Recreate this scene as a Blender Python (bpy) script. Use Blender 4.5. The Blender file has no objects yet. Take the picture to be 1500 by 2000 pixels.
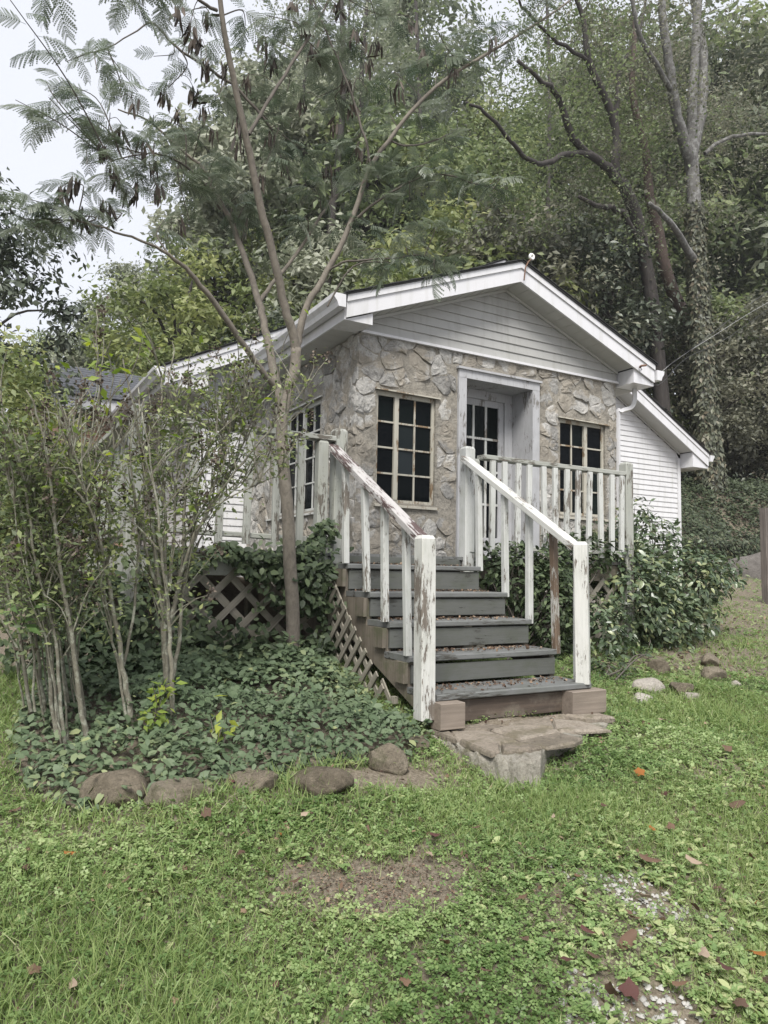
import bpy, math, random
import numpy as np
from mathutils import Vector, Matrix

# ------------------------------------------------------------------ camera, world, sun, exposure
C = bpy.context.scene
COL = C.collection
F_PX, YAW, PITCH, ROLL = 1415.06, 0.513429308, 0.0835601198, 0.0197685445   # photograph is 1500 x 2000

def cam_axes():
    cy, sy = math.cos(YAW), math.sin(YAW)
    right = np.array([cy, -sy, 0.]); fwd = np.array([sy, cy, 0.]); up = np.array([0, 0, 1.])
    f2 = math.cos(PITCH)*fwd + math.sin(PITCH)*up
    u2 = -math.sin(PITCH)*fwd + math.cos(PITCH)*up
    r2 = math.cos(ROLL)*right + math.sin(ROLL)*u2
    u3 = -math.sin(ROLL)*right + math.cos(ROLL)*u2
    return r2, u3, f2
AX_R, AX_U, AX_F = cam_axes()
cd = bpy.data.cameras.new('camera')
cd.sensor_fit = 'VERTICAL'; cd.sensor_height = 36.0; cd.lens = 36.0*F_PX/2000.0
cd.clip_start = 0.05; cd.clip_end = 500
cam = bpy.data.objects.new('camera', cd); COL.objects.link(cam)
cam.matrix_world = Matrix(((AX_R[0], AX_U[0], -AX_F[0], 0), (AX_R[1], AX_U[1], -AX_F[1], 0), (AX_R[2], AX_U[2], -AX_F[2], 0), (0, 0, 0, 1)))
C.camera = cam

W = bpy.data.worlds.new('World'); C.world = W; W.use_nodes = True
nt = W.node_tree; nt.nodes.clear()
sky = nt.nodes.new('ShaderNodeTexSky'); sky.sky_type = 'NISHITA'; sky.sun_disc = False
sky.sun_elevation = math.radians(52); sky.sun_rotation = math.radians(215); sky.air_density = 1.5; sky.dust_density = 4.0
mixw = nt.nodes.new('ShaderNodeMix'); mixw.data_type = 'RGBA'; mixw.inputs[0].default_value = 0.88
mixw.inputs[7].default_value = (5.0, 5.08, 5.45, 1)            # the even cloud layer over the sky
bg = nt.nodes.new('ShaderNodeBackground'); bg.inputs[1].default_value = 0.1
outw = nt.nodes.new('ShaderNodeOutputWorld')
nt.links.new(sky.outputs[0], mixw.inputs[6]); nt.links.new(mixw.outputs[2], bg.inputs[0]); nt.links.new(bg.outputs[0], outw.inputs[0])

sd = bpy.data.lights.new('sun', 'SUN'); sd.energy = 2.8; sd.angle = math.radians(25); sd.color = (1.0, 0.97, 0.92)
sun = bpy.data.objects.new('sun', sd); COL.objects.link(sun)
el, az = math.radians(52), math.radians(215)                    # azimuth clockwise from +y
sdir = Vector((math.sin(az)*math.cos(el), math.cos(az)*math.cos(el), math.sin(el)))
sun.rotation_euler = sdir.to_track_quat('Z', 'Y').to_euler(); sun.location = (-20, -20, 30)
C.view_settings.view_transform = 'Standard'; C.view_settings.look = 'None'
C.view_settings.exposure = 1.0; C.view_settings.gamma = 1.0; C.view_settings.use_curve_mapping = False
C.render.engine = 'CYCLES'
C.cycles.max_bounces = 6; C.cycles.diffuse_bounces = 2; C.cycles.transparent_max_bounces = 4
C.cycles.use_denoising = True

RNG = np.random.default_rng(11)
random.seed(11)

# ------------------------------------------------------------------ helpers
def ray(px, py):
    return AX_R*(px-750) - AX_U*(py-1000) + AX_F*F_PX
def at(px, py, Y=None, X=None, Z=None):
    d = ray(px, py)
    t = Y/d[1] if Y is not None else (X/d[0] if X is not None else Z/d[2])
    return d*t

def smooth(a, b, t):
    u = np.clip((np.asarray(t, float)-a)/(b-a), 0, 1); return u*u*(3-2*u)

def ground_h(x, y):
    x = np.asarray(x, float); y = np.asarray(y, float)
    yy = np.minimum(y, 4.5)
    h = -1.45 + 0.17*np.maximum(yy, -6) + 0.115*np.clip(y-4.5, 0, 6)
    h = h + 0.02*np.maximum(x-5, 0)*smooth(4, 7, y)
    bank = smooth(12.6, 14.6, x)*smooth(11.2, 15.2, y+0.12*(x-14)+.35*np.sin(1.3*x))*2.5
    rise = (0.16 + 0.34*smooth(-4, 16, x))*np.clip(y-17, 0, 24)*smooth(17, 22, y)
    h = h + bank + rise
    n = 0.018*np.sin(3.1*x+1.3*y) + 0.014*np.sin(5.3*y-2.2*x+1) + 0.010*np.sin(9.1*x+4+3*y)
    return h + n
def ground_at(px, py):
    d = ray(px, py); lo, hi = 0.5/np.linalg.norm(d), 60/np.linalg.norm(d)
    ts = np.linspace(lo, hi, 4000)
    z = d[2]*ts - ground_h(d[0]*ts, d[1]*ts)
    i = np.argmax(z < 0) if (z < 0).any() else len(ts)-1
    return d*ts[i]

ORG = {}
def add(name, me, parent=None, loc=(0, 0, 0), rot=None):
    o = bpy.data.objects.new(name, me); COL.objects.link(o)
    base = ORG[parent.name] if parent is not None else Vector((0, 0, 0))
    o.location = Vector(loc) - base
    if parent is not None: o.parent = parent
    if rot is not None:
        o.rotation_mode = 'QUATERNION'; o.rotation_quaternion = rot
    ORG[o.name] = Vector(loc)
    return o
def tag(o, label=None, cat=None, group=None, kind=None):
    if label: o['label'] = label
    if cat: o['category'] = cat
    if group: o['group'] = group
    if kind: o['kind'] = kind
    return o
def thing(name, label, cat, loc=(0, 0, 0), group=None):
    o = add(name, None, None, loc); o.empty_display_size = 0.2
    return tag(o, label, cat, group)

def mesh(name, V, F, m=None, smooth_=False, tint=None):
    """V (n,3); F list of tuples or (k,q) array"""
    me = bpy.data.meshes.new(name)
    V = np.asarray(V, np.float32)
    if isinstance(F, np.ndarray) and F.ndim == 2:
        k, q = F.shape
        me.vertices.add(len(V)); me.vertices.foreach_set('co', V.ravel())
        me.loops.add(k*q); me.loops.foreach_set('vertex_index', F.astype(np.int32).ravel())
        me.polygons.add(k); me.polygons.foreach_set('loop_start', np.arange(0, k*q, q, dtype=np.int32))
        me.update(calc_edges=True)
    else:
        me.from_pydata([tuple(map(float, v)) for v in V], [], [tuple(int(i) for i in f) for f in F])
    if smooth_:
        me.polygons.foreach_set('use_smooth', np.ones(len(me.polygons), bool))
    if tint is not None:
        a = me.attributes.new('tint', 'FLOAT', 'POINT'); a.data.foreach_set('value', np.asarray(tint, np.float32))
    if m is not None: me.materials.append(m)
    return me

class MB:
    """collects quads/tris of several shapes into one mesh"""
    def __init__(s): s.V = []; s.F = []; s.T = []; s.n = 0
    def put(s, V, F, t=0.5):
        V = np.asarray(V, float)
        s.V.append(V); s.F += [tuple(int(i)+s.n for i in f) for f in F]; s.T.append(np.full(len(V), t)); s.n += len(V)
    def box(s, a, b, t=0.5):
        x0, y0, z0 = a; x1, y1, z1 = b
        s.put([(x0, y0, z0), (x1, y0, z0), (x1, y1, z0), (x0, y1, z0), (x0, y0, z1), (x1, y0, z1), (x1, y1, z1), (x0, y1, z1)],
              [(0, 3, 2, 1), (4, 5, 6, 7), (0, 1, 5, 4), (1, 2, 6, 5), (2, 3, 7, 6), (3, 0, 4, 7)], t)
    def prism(s, poly, d, t=0.5):
        """poly: list of 3d points (outline), d: extrusion vector"""
        P = np.array(poly, float); n = len(P); Q = P+np.array(d, float)
        F = [tuple(range(n))[::-1], tuple(range(n, 2*n))]
        F += [(i, (i+1) % n, n+(i+1) % n, n+i) for i in range(n)]
        s.put(np.vstack([P, Q]), F, t)
    def tube(s, pts, rad, n=6, t=0.5):
        V, F = tube(pts, rad, n); s.put(V, F, t)
    def build(s, name, m, parent=None, loc=None, smooth_=False):
        V = np.vstack(s.V)
        if loc is None: loc = ORG[parent.name] if parent is not None else (0, 0, 0)
        me = mesh(name, V-np.array(loc), s.F, m, smooth_, np.concatenate(s.T))
        return add(name, me, parent, loc)

def tube(pts, rad, n=6):
    P = np.asarray(pts, float); r = np.broadcast_to(np.asarray(rad, float), (len(P),))
    T = np.gradient(P, axis=0); T /= np.linalg.norm(T, axis=1)[:, None]+1e-9
    ref = np.array([0.13, 0.27, 1.0]) if abs(T[0][2]) < 0.9 else np.array([1.0, 0.2, 0.1])
    V = []
    u = np.cross(T[0], ref); u /= np.linalg.norm(u)
    a = np.arange(n)*2*np.pi/n
    for i in range(len(P)):
        u = u-T[i]*np.dot(u, T[i]); u /= np.linalg.norm(u)+1e-9
        w = np.cross(T[i], u)
        V.append(P[i]+r[i]*(np.cos(a)[:, None]*u+np.sin(a)[:, None]*w))
    V = np.vstack(V); F = []
    for i in range(len(P)-1):
        for j in range(n):
            F.append((i*n+j, i*n+(j+1) % n, (i+1)*n+(j+1) % n, (i+1)*n+j))
    k = len(V); V = np.vstack([V, P[-1:]])
    b = (len(P)-1)*n
    F += [(b+j, b+(j+1) % n, k) for j in range(n)]
    return V, F

def catmull(pts, k=4):
    """smooth a polyline of rows (any columns)"""
    P = np.asarray(pts, float)
    if len(P) < 3: return P
    Q = np.vstack([2*P[0]-P[1], P, 2*P[-1]-P[-2]]); out = []
    for i in range(1, len(Q)-2):
        for t in np.linspace(0, 1, k, endpoint=False):
            a, b, c, d = Q[i-1], Q[i], Q[i+1], Q[i+2]
            out.append(0.5*((2*b)+(-a+c)*t+(2*a-5*b+4*c-d)*t*t+(-a+3*b-3*c+d)*t**3))
    out.append(P[-1]); return np.array(out)

def board(name, p0, p1, w, t, m, parent, side=None, ch=0.004, roll=0.0):
    """a sawn board from p0 to p1; w along 'side', t across; its own z runs along the grain"""
    p0 = Vector(p0); p1 = Vector(p1); L = (p1-p0).length; z = (p1-p0).normalized()
    x = Vector(side) if side is not None else Vector((1, 0, 0))
    x = (x-z*x.dot(z)).normalized(); y = z.cross(x)
    a, b = w/2, t/2; c = min(ch, a*0.4, b*0.4)
    ring = [(-a+c, -b), (a-c, -b), (a, -b+c), (a, b-c), (a-c, b), (-a+c, b), (-a, b-c), (-a, -b+c)]
    V = [(u, v, 0) for u, v in ring]+[(u, v, L) for u, v in ring]
    F = [tuple(range(8))[::-1], tuple(range(8, 16))]+[(i, (i+1) % 8, 8+(i+1) % 8, 8+i) for i in range(8)]
    me = mesh(name, V, F, m)
    q = Matrix((x, y, z)).transposed().to_quaternion()
    return add(name, me, parent, p0, q)

def scatter(tV, tF, pos, nrm, head, scale, tint=None):
    """copies of a small template, vectorised; returns V, F, T"""
    pos = np.asarray(pos, float); n = len(pos)
    z = nrm/(np.linalg.norm(nrm, axis=1)[:, None]+1e-9)
    x = head-z*np.sum(head*z, 1)[:, None]; x /= np.linalg.norm(x, axis=1)[:, None]+1e-9
    y = np.cross(z, x)
    R = np.stack([x, y, z], 1)
    V = np.einsum('kj,njc->nkc', tV, R)*np.asarray(scale, float).reshape(-1, 1, 1)+pos[:, None, :]
    k = len(tV)
    F = (tF[None]+(np.arange(n)*k)[:, None, None]).reshape(-1, tF.shape[1])
    T = np.repeat(RNG.random(n) if tint is None else tint, k)
    return V.reshape(-1, 3), F, T
def join(parts):
    V = []; F = []; T = []; n = 0
    for v, f, t in parts:
        V.append(v); F.append(f+n); T.append(t); n += len(v)
    return np.vstack(V), np.vstack(F), np.concatenate(T)
def rdir(n):
    v = RNG.normal(size=(n, 3)); return v/np.linalg.norm(v, axis=1)[:, None]

# leaf templates (quads), along +x, unit length
LEAF = (np.array([(0, 0, 0), (.4, .24, .05), (1, 0, -.08), (.4, -.24, .05), (.45, 0, -.01)]), np.array([(0, 4, 2, 1), (0, 3, 2, 4)]))
LEAF_BROAD = (np.array([(0, 0, 0), (.22, .26, .04), (.62, .27, .02), (1, 0, -.12), (.62, -.27, .02), (.22, -.26, .04), (.25, 0, -.02), (.65, 0, -.05)]),
              np.array([(0, 6, 1, 1), (6, 7, 2, 1), (7, 3, 2, 2), (0, 5, 6, 6), (6, 5, 4, 7), (7, 4, 3, 3)]))
def fixq(T):
    V, F = T; return V, np.array([(a, b, c, d) if c != d else (a, b, (c), c) for a, b, c, d in F])
# quads only, a six-sided leaf with a midrib fold
LEAF_BROAD = (np.array([(0, 0, 0), (.3, .27, .05), (.7, .22, .02), (1, 0, -.12), (.7, -.22, .02), (.3, -.27, .05), (.5, 0, -.02)]),
              np.array([(0, 6, 2, 1), (6, 3, 2, 2), (0, 5, 4, 6), (6, 4, 3, 3)]))
LEAF_BROAD = (LEAF_BROAD[0], np.array([(0, 6, 2, 1), (0, 5, 4, 6), (6, 4, 3, 2)]))
BLADE = (np.array([(0, -.5, 0), (0, .5, 0), (.0, -.4, .4), (.0, .4, .4), (.0, -.25, .75), (.0, .25, .75), (0, -.04, 1), (0, .04, 1)]),
         np.array([(0, 1, 3, 2), (2, 3, 5, 4), (4, 5, 7, 6)]))
CHIP = (np.array([(-.5, -.35, 0), (.5, -.3, .1), (.45, .35, 0), (-.4, .3, .12)]), np.array([(0, 1, 2, 3)]))

# ------------------------------------------------------------------ materials
def newmat(name):
    m = bpy.data.materials.new(name); m.use_nodes = True
    t = m.node_tree; t.nodes.clear()
    o = t.nodes.new('ShaderNodeOutputMaterial'); b = t.nodes.new('ShaderNodeBsdfPrincipled')
    t.links.new(b.outputs[0], o.inputs[0]); return m, t, b, o
def node(t, typ, ins=None, **kw):
    n = t.nodes.new(typ)
    for k, v in kw.items(): setattr(n, k, v)
    for k, v in (ins or {}).items():
        if isinstance(v, bpy.types.NodeSocket): t.links.new(v, n.inputs[k])
        else: n.inputs[k].default_value = v
    return n
def rgb(c): return (c[0], c[1], c[2], 1)
def ramp(t, fac, stops):
    n = t.nodes.new('ShaderNodeValToRGB'); t.links.new(fac, n.inputs[0])
    e = n.color_ramp.elements
    while len(e) < len(stops): e.new(0.5)
    for i, (p, c) in enumerate(stops):
        e[i].position = p; e[i].color = rgb(c) if len(c) == 3 else c
    return n.outputs[0]
def mixc(t, fac, a, b, mode='MIX'):
    n = t.nodes.new('ShaderNodeMix'); n.data_type = 'RGBA'; n.blend_type = mode
    for i, v in ((0, fac), (6, a), (7, b)):
        if isinstance(v, bpy.types.NodeSocket): t.links.new(v, n.inputs[i])
        else: n.inputs[i].default_value = v if i == 0 else rgb(v)
    return n.outputs[2]
def coords(t, scale=(1, 1, 1), world=False, rnd=True):
    if world: src = node(t, 'ShaderNodeNewGeometry').outputs['Position']
    else: src = node(t, 'ShaderNodeTexCoord').outputs['Object']
    mp = node(t, 'ShaderNodeMapping', {0: src}); mp.inputs['Scale'].default_value = scale
    if rnd and not world:
        oi = node(t, 'ShaderNodeObjectInfo')
        mu = node(t, 'ShaderNodeMath', {0: oi.outputs['Random'], 1: 37.0}, operation='MULTIPLY')
        t.links.new(mu.outputs[0], mp.inputs['Location'])
    return mp.outputs[0]
def noise(t, vec, scale, detail=5, rough=0.6, dist=0.0):
    n = node(t, 'ShaderNodeTexNoise', {'Vector': vec, 'Scale': scale, 'Detail': detail, 'Roughness': rough, 'Distortion': dist})
    return n.outputs[0]
def bump(t, b, h, strength, dist=0.01, prev=None):
    n = node(t, 'ShaderNodeBump', {'Strength': strength, 'Distance': dist, 'Height': h})
    if prev is not None: t.links.new(prev, n.inputs['Normal'])
    t.links.new(n.outputs[0], b.inputs['Normal']); return n.outputs[0]

def m_paint(name, paint, wood, amount, rough=0.6, mildew=0.35, mild_col=(.30, .31, .26)):
    """weathered paint over wood: flakes run with the grain (object z)"""
    m, t, b, o = newmat(name)
    v = coords(t, (1, 1, .16)); v2 = coords(t, (1, 1, .5))
    n1 = noise(t, v, 70, 8, .75); n2 = noise(t, v2, 7, 3, .5)
    s = node(t, 'ShaderNodeMath', {0: n1, 1: n2}, operation='ADD')
    thr = .62-(amount-.40)*.6
    sub = node(t, 'ShaderNodeMath', {0: s.outputs[0], 1: 0.5}, operation='SUBTRACT')
    mask = ramp(t, sub.outputs[0], [(thr-.02, (0, 0, 0)), (thr+.02, (1, 1, 1))])
    grain = noise(t, coords(t, (1, 1, .04)), 120, 4, .6)
    woodc = ramp(t, grain, [(.3, tuple(c*.55 for c in wood)), (.7, wood)])
    dirt = noise(t, coords(t, (1, 1, .6)), 9, 5, .65)
    dm = ramp(t, dirt, [(.45, (0, 0, 0)), (.72, (mildew, mildew, mildew))])
    pc = mixc(t, dm, paint, mild_col)
    streak = ramp(t, grain, [(.25, (.82, .82, .82)), (.55, (1, 1, 1))])
    pc = mixc(t, 1.0, pc, streak, 'MULTIPLY')
    t.links.new(mixc(t, mask, pc, woodc), b.inputs['Base Color'])
    b.inputs['Roughness'].default_value = rough
    inv = node(t, 'ShaderNodeMath', {0: 1.0, 1: mask}, operation='SUBTRACT')
    p = bump(t, b, inv.outputs[0], .5, .004)
    bump(t, b, grain, .25, .003, p)
    return m
def m_wood(name, c1, c2, scale=60, rough=.75, moss=0.0, mossc=(.06, .07, .03)):
    m, t, b, o = newmat(name)
    grain = noise(t, coords(t, (1, 1, .05)), scale, 6, .65, .4)
    col = ramp(t, grain, [(.28, c1), (.72, c2)])
    big = noise(t, coords(t, (1, 1, .5)), 6, 4, .6)
    col = mixc(t, ramp(t, big, [(.35, (0, 0, 0)), (.75, (.45, .45, .45))]), col, tuple(c*.55 for c in c1))
    if moss: col = mixc(t, ramp(t, noise(t, coords(t), 5, 5, .7), [(.5, (0, 0, 0)), (.62, (moss, moss, moss))]), col, mossc)
    t.links.new(col, b.inputs['Base Color']); b.inputs['Roughness'].default_value = rough
    bump(t, b, grain, .45, .004); return m
def m_plain(name, c, rough=.5, var=.12, scale=4, bmp=0.0, world=True, spec=.5, streak=None):
    m, t, b, o = newmat(name)
    n = noise(t, coords(t, world=world), scale, 5, .6)
    col = ramp(t, n, [(.3, tuple(x*(1-var) for x in c)), (.7, tuple(min(1, x*(1+var*.4)) for x in c))])
    if streak:
        s = noise(t, coords(t, (6, 6, .7), world=world), 2.2, 5, .6)
        col = mixc(t, ramp(t, s, [(.5, (0, 0, 0)), (.78, (.55, .55, .55))]), col, streak)
    t.links.new(col, b.inputs['Base Color']); b.inputs['Roughness'].default_value = rough
    b.inputs['Specular IOR Level'].default_value = spec
    if bmp: bump(t, b, noise(t, coords(t, world=world), scale*12, 6, .7), bmp, .01)
    return m
def m_leaf(name, cols, rough=.45, transl=.25, spec=.4, tcol=None):
    m, t, b, o = newmat(name)
    a = node(t, 'ShaderNodeAttribute', attribute_name='tint')
    oi = node(t, 'ShaderNodeObjectInfo')
    f = node(t, 'ShaderNodeMath', {0: oi.outputs['Random'], 1: .36}, operation='MULTIPLY')
    f = node(t, 'ShaderNodeMath', {0: a.outputs['Fac'], 1: f.outputs[0]}, operation='ADD')
    f = node(t, 'ShaderNodeMath', {0: f.outputs[0], 1: .18}, operation='SUBTRACT')
    k = len(cols)
    col = ramp(t, f.outputs[0], [(i/(k-1)*.96+.02, c) for i, c in enumerate(cols)])
    t.links.new(col, b.inputs['Base Color']); b.inputs['Roughness'].default_value = rough
    b.inputs['Specular IOR Level'].default_value = spec
    if transl:
        tr = node(t, 'ShaderNodeBsdfTranslucent')
        hs = node(t, 'ShaderNodeHueSaturation', {'Saturation': 1.15, 'Value': 1.5, 'Color': col}); t.links.new(hs.outputs[0], tr.inputs[0])
        mx = node(t, 'ShaderNodeMixShader', {0: transl, 1: b.outputs[0], 2: tr.outputs[0]}); t.links.new(mx.outputs[0], o.inputs[0])
    return m
def m_bark(name, c1, c2, scale=18, stretch=.25, lichen=None, bmp=.7):
    m, t, b, o = newmat(name)
    v = coords(t, (1, 1, stretch), world=True)
    n = noise(t, v, scale, 8, .7, .6)
    col = ramp(t, n, [(.3, c1), (.68, c2)])
    if lichen:
        col = mixc(t, ramp(t, noise(t, coords(t, world=True), scale*.45, 6, .7), [(.5, (0, 0, 0)), (.6, (.8, .8, .8))]), col, lichen)
    t.links.new(col, b.inputs['Base Color']); b.inputs['Roughness'].default_value = .85
    bump(t, b, n, bmp, .02); return m
def m_stone(name, cols, mortar=None, mscale=1.6, mthr=.5, bmp=.8, moss=None, scale=7):
    m, t, b, o = newmat(name)
    vw = coords(t, world=True)
    oi = node(t, 'ShaderNodeObjectInfo')
    n = noise(t, vw, scale, 8, .68, .3); fine = noise(t, vw, scale*9, 6, .75)
    r5 = node(t, 'ShaderNodeMath', {0: oi.outputs['Random'], 1: .5}, operation='MULTIPLY')
    f = node(t, 'ShaderNodeMath', {0: n, 1: r5.outputs[0]}, operation='ADD')
    f = node(t, 'ShaderNodeMath', {0: f.outputs[0], 1: .25}, operation='SUBTRACT')
    k = len(cols)
    col = ramp(t, f.outputs[0], [(.24+.52*i/(k-1), c) for i, c in enumerate(cols)])
    mot = noise(t, vw, scale*4, 7, .8, .5)
    col = mixc(t, .75, col, ramp(t, mot, [(.30, (.42, .41, .40)), (.46, (.95, .95, .95)), (.62, (1.05, 1.05, 1.04)), (.74, (1.45, 1.45, 1.43))]), 'MULTIPLY')
    sp = ramp(t, fine, [(.3, (.55, .55, .55)), (.5, (1, 1, 1)), (.75, (1.25, 1.25, 1.25))])
    col = mixc(t, .8, col, sp, 'MULTIPLY')
    if mortar:
        mm = noise(t, vw, mscale, 7, .62, .2)
        mc = mixc(t, ramp(t, noise(t, vw, 14, 6, .7), [(.3, (0, 0, 0)), (.7, (1, 1, 1))]), tuple(c*.62 for c in mortar), mortar)
        col = mixc(t, ramp(t, mm, [(mthr, (0, 0, 0)), (mthr+.06, (.85, .85, .85))]), col, mc)
    if moss:
        col = mixc(t, ramp(t, noise(t, vw, 5, 6, .7), [(.52, (0, 0, 0)), (.62, (.8, .8, .8))]), col, moss)
    t.links.new(col, b.inputs['Base Color']); b.inputs['Roughness'].default_value = .9
    b.inputs['Specular IOR Level'].default_value = .25
    p = bump(t, b, n, bmp, .04); p = bump(t, b, mot, bmp, .02, p); bump(t, b, fine, bmp*.7, .008, p); return m

M = {}
M['white_paint'] = m_paint('weathered_white_paint', (0.484, 0.492, 0.475), (0.173, 0.151, 0.125), .39, mildew=.5)
M['gray_paint'] = m_paint('weathered_gray_white_paint', (0.320, 0.328, 0.300), (0.144, 0.128, 0.104), .42, mildew=.6)
M['post_paint'] = m_paint('cracked_white_paint', (0.528, 0.528, 0.502), (0.185, 0.158, 0.132), .40, mildew=.45)
M['worn_rail'] = m_paint('worn_red_white_rail_paint', (0.400, 0.384, 0.376), (0.100, 0.064, 0.060), .55, mildew=.2)
M['bare_rail'] = m_paint('half_bare_paint', (0.368, 0.356, 0.328), (0.160, 0.112, 0.076), .62)
M['door_paint'] = m_paint('old_door_paint', (0.376, 0.380, 0.392), (0.192, 0.180, 0.160), .36, mildew=.5, mild_col=(0.272, 0.272, 0.272))
M['window_paint'] = m_paint('yellowed_window_paint', (0.400, 0.380, 0.320), (0.232, 0.160, 0.092), .45, mildew=.3)
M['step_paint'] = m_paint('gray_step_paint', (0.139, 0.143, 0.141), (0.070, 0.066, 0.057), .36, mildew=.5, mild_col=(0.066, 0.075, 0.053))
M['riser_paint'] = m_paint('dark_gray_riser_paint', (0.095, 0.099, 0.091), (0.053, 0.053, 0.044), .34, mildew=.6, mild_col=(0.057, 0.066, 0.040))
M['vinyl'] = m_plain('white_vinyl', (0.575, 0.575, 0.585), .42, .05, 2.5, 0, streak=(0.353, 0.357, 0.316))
M['vinyl_gable'] = m_plain('shaded_white_vinyl', (0.356, 0.356, 0.343), .45, .08, 2.0, 0, streak=(0.212, 0.212, 0.182))  # white vinyl darkened: the shade under the gable overhang is in this colour
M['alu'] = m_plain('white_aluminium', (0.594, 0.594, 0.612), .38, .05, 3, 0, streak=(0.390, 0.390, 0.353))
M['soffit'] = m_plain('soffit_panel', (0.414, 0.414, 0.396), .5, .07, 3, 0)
M['tan_board'] = m_plain('tan_pink_board', (0.572, 0.377, 0.274), .7, .2, 3, .2)
M['shingle'] = m_plain('asphalt_shingle', (.075, .08, .092), .9, .35, 9, .6)
M['roof_dark'] = m_plain('dark_roofing', (.035, .036, .037), .9, .3, 8, .5)
M['rusty'] = m_plain('rusty_iron', (.16, .09, .06), .8, .3, 20)
M['cable'] = m_plain('black_cable', (.02, .02, .02), .5, .2, 10)
M['cable_pale'] = m_plain('pale_bare_wire', (.35, .35, .34), .4, .2, 10)
M['porcelain'] = m_plain('white_porcelain', (.75, .74, .70), .25, .08, 20)
M['interior'] = m_plain('unlit_interior', (.02, .022, .02), .9, .2, 3)  # the darkness of the unlit room is put into the colour
M['old_wood'] = m_wood('gray_brown_old_wood', (.095, .08, .06), (.21, .182, .145), moss=.6)
M['lattice'] = m_wood('lattice_wood', (.17, .155, .125), (.33, .305, .255), moss=.5, mossc=(.13, .135, .09))
M['fresh_wood'] = m_wood('pinkish_cut_wood', (.15, .122, .098), (.265, .222, .182), 45)
M['dark_board'] = m_wood('dark_wet_board', (.042, .032, .025), (.11, .082, .062), moss=.3, mossc=(.22, .20, .16))
M['gray_post'] = m_wood('silver_gray_post', (.07, .06, .055), (.20, .175, .155))
STONE_COLS = [(.21, .205, .195), (.305, .298, .282), (.385, .378, .36), (.45, .437, .41), (.28, .275, .262)]
M['stone'] = m_stone('gray_fieldstone', STONE_COLS, mortar=(.35, .315, .26), mscale=2.6, mthr=.495, scale=6)
M['mortar'] = m_stone('tan_mortar', [(.20, .188, .165), (.34, .315, .27), (.30, .285, .26)], bmp=1.0, scale=6)
M['rock'] = m_stone('lawn_rock', [(.14, .118, .086), (.235, .20, .15), (.31, .27, .21)], bmp=1.2, moss=(.11, .11, .06), scale=9)
M['rock_pale'] = m_stone('pale_rock', [(.24, .22, .19), (.36, .33, .29), (.44, .41, .37)], bmp=.7, scale=11)
M['flag'] = m_stone('flagstone', [(.19, .165, .13), (.31, .268, .218), (.38, .335, .28)], bmp=.9, scale=8, moss=(.17, .15, .10))
M['concrete'] = m_stone('old_concrete', [(.20, .185, .15), (.33, .305, .255), (.41, .385, .33)], bmp=1.0, scale=12, moss=(.16, .15, .09))
M['wallrock'] = m_stone('mossy_wall_rock', [(.08, .07, .06), (.17, .15, .125), (.22, .20, .17)], bmp=.8, moss=(.07, .075, .03), scale=7)
M['boulder'] = m_stone('gray_boulder', [(.085, .078, .072), (.13, .12, .112), (.16, .148, .138)], bmp=.5, scale=5)
M['pebble'] = m_plain('white_pebble', (.40, .39, .365), .7, .3, 30, .3)

mg, t_, b_, o_ = newmat('window_glass')
t_.links.new(ramp(t_, node(t_, 'ShaderNodeObjectInfo').outputs['Random'], [(.45, (.003, .004, .005)), (.8, (.007, .011, .010)), (1.0, (.022, .027, .030))]), b_.inputs['Base Color']); b_.inputs['Roughness'].default_value = .06; b_.inputs['Specular IOR Level'].default_value = .06  # opaque panes: dark room and uneven reflections are put into the random colour
bump(t_, b_, noise(t_, coords(t_, world=True), 5, 2, .5), .06, .02)
M['glass'] = mg

M['mimosa'] = m_leaf('mimosa_leaf', [(.062, .088, .058), (.108, .138, .088), (.155, .185, .130), (.225, .25, .20)], .38, .28, .55)
M['pods'] = m_leaf('dry_seed_pods', [(.028, .022, .018), (.055, .043, .034), (.10, .08, .062)], .7, .1)
M['shrub_leaf'] = m_leaf('thin_shrub_leaf', [(.085, .112, .052), (.148, .185, .088), (.22, .26, .12), (.32, .355, .15)], .5, .32)
M['young_leaf'] = m_leaf('young_yellow_green_leaf', [(.13, .19, .04), (.20, .27, .05), (.30, .34, .06)], .5, .4)
M['dry_flower'] = m_leaf('dry_flower_heads', [(.045, .034, .028), (.085, .066, .052), (.14, .115, .09)], .85, .1)
M['ivy'] = m_leaf('honeysuckle_leaf', [(.025, .040, .020), (.046, .068, .032), (.072, .100, .048), (.115, .15, .075)], .55, .14, .32)
M['ivy_low'] = m_leaf('periwinkle_leaf', [(.038, .060, .032), (.072, .106, .056), (.115, .155, .085), (.22, .25, .12)], .55, .14, .32)
M['bush'] = m_leaf('broad_evergreen_leaf', [(.044, .070, .034), (.085, .122, .062), (.140, .180, .108), (.26, .285, .13)], .33, .14, .6)
M['bank_ivy'] = m_leaf('bank_ivy_leaf', [(.028, .040, .020), (.048, .066, .032), (.078, .096, .052), (.15, .125, .08)], .5, .14, .4)
M['trunk_ivy'] = m_leaf('trunk_ivy_leaf', [(.055, .062, .042), (.09, .10, .066), (.13, .138, .09), (.16, .13, .09)], .5, .14, .4)
M['grass'] = m_leaf('grass_blade', [(0.095, 0.151, 0.043), (0.167, 0.239, 0.079), (0.252, 0.315, 0.122), (0.387, 0.387, 0.234)], .5, .32, .35)
M['clover'] = m_leaf('clover_leaf', [(0.095, 0.158, 0.050), (0.180, 0.261, 0.095), (0.270, 0.347, 0.149), (0.396, 0.427, 0.243)], .5, .32, .35)
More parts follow.
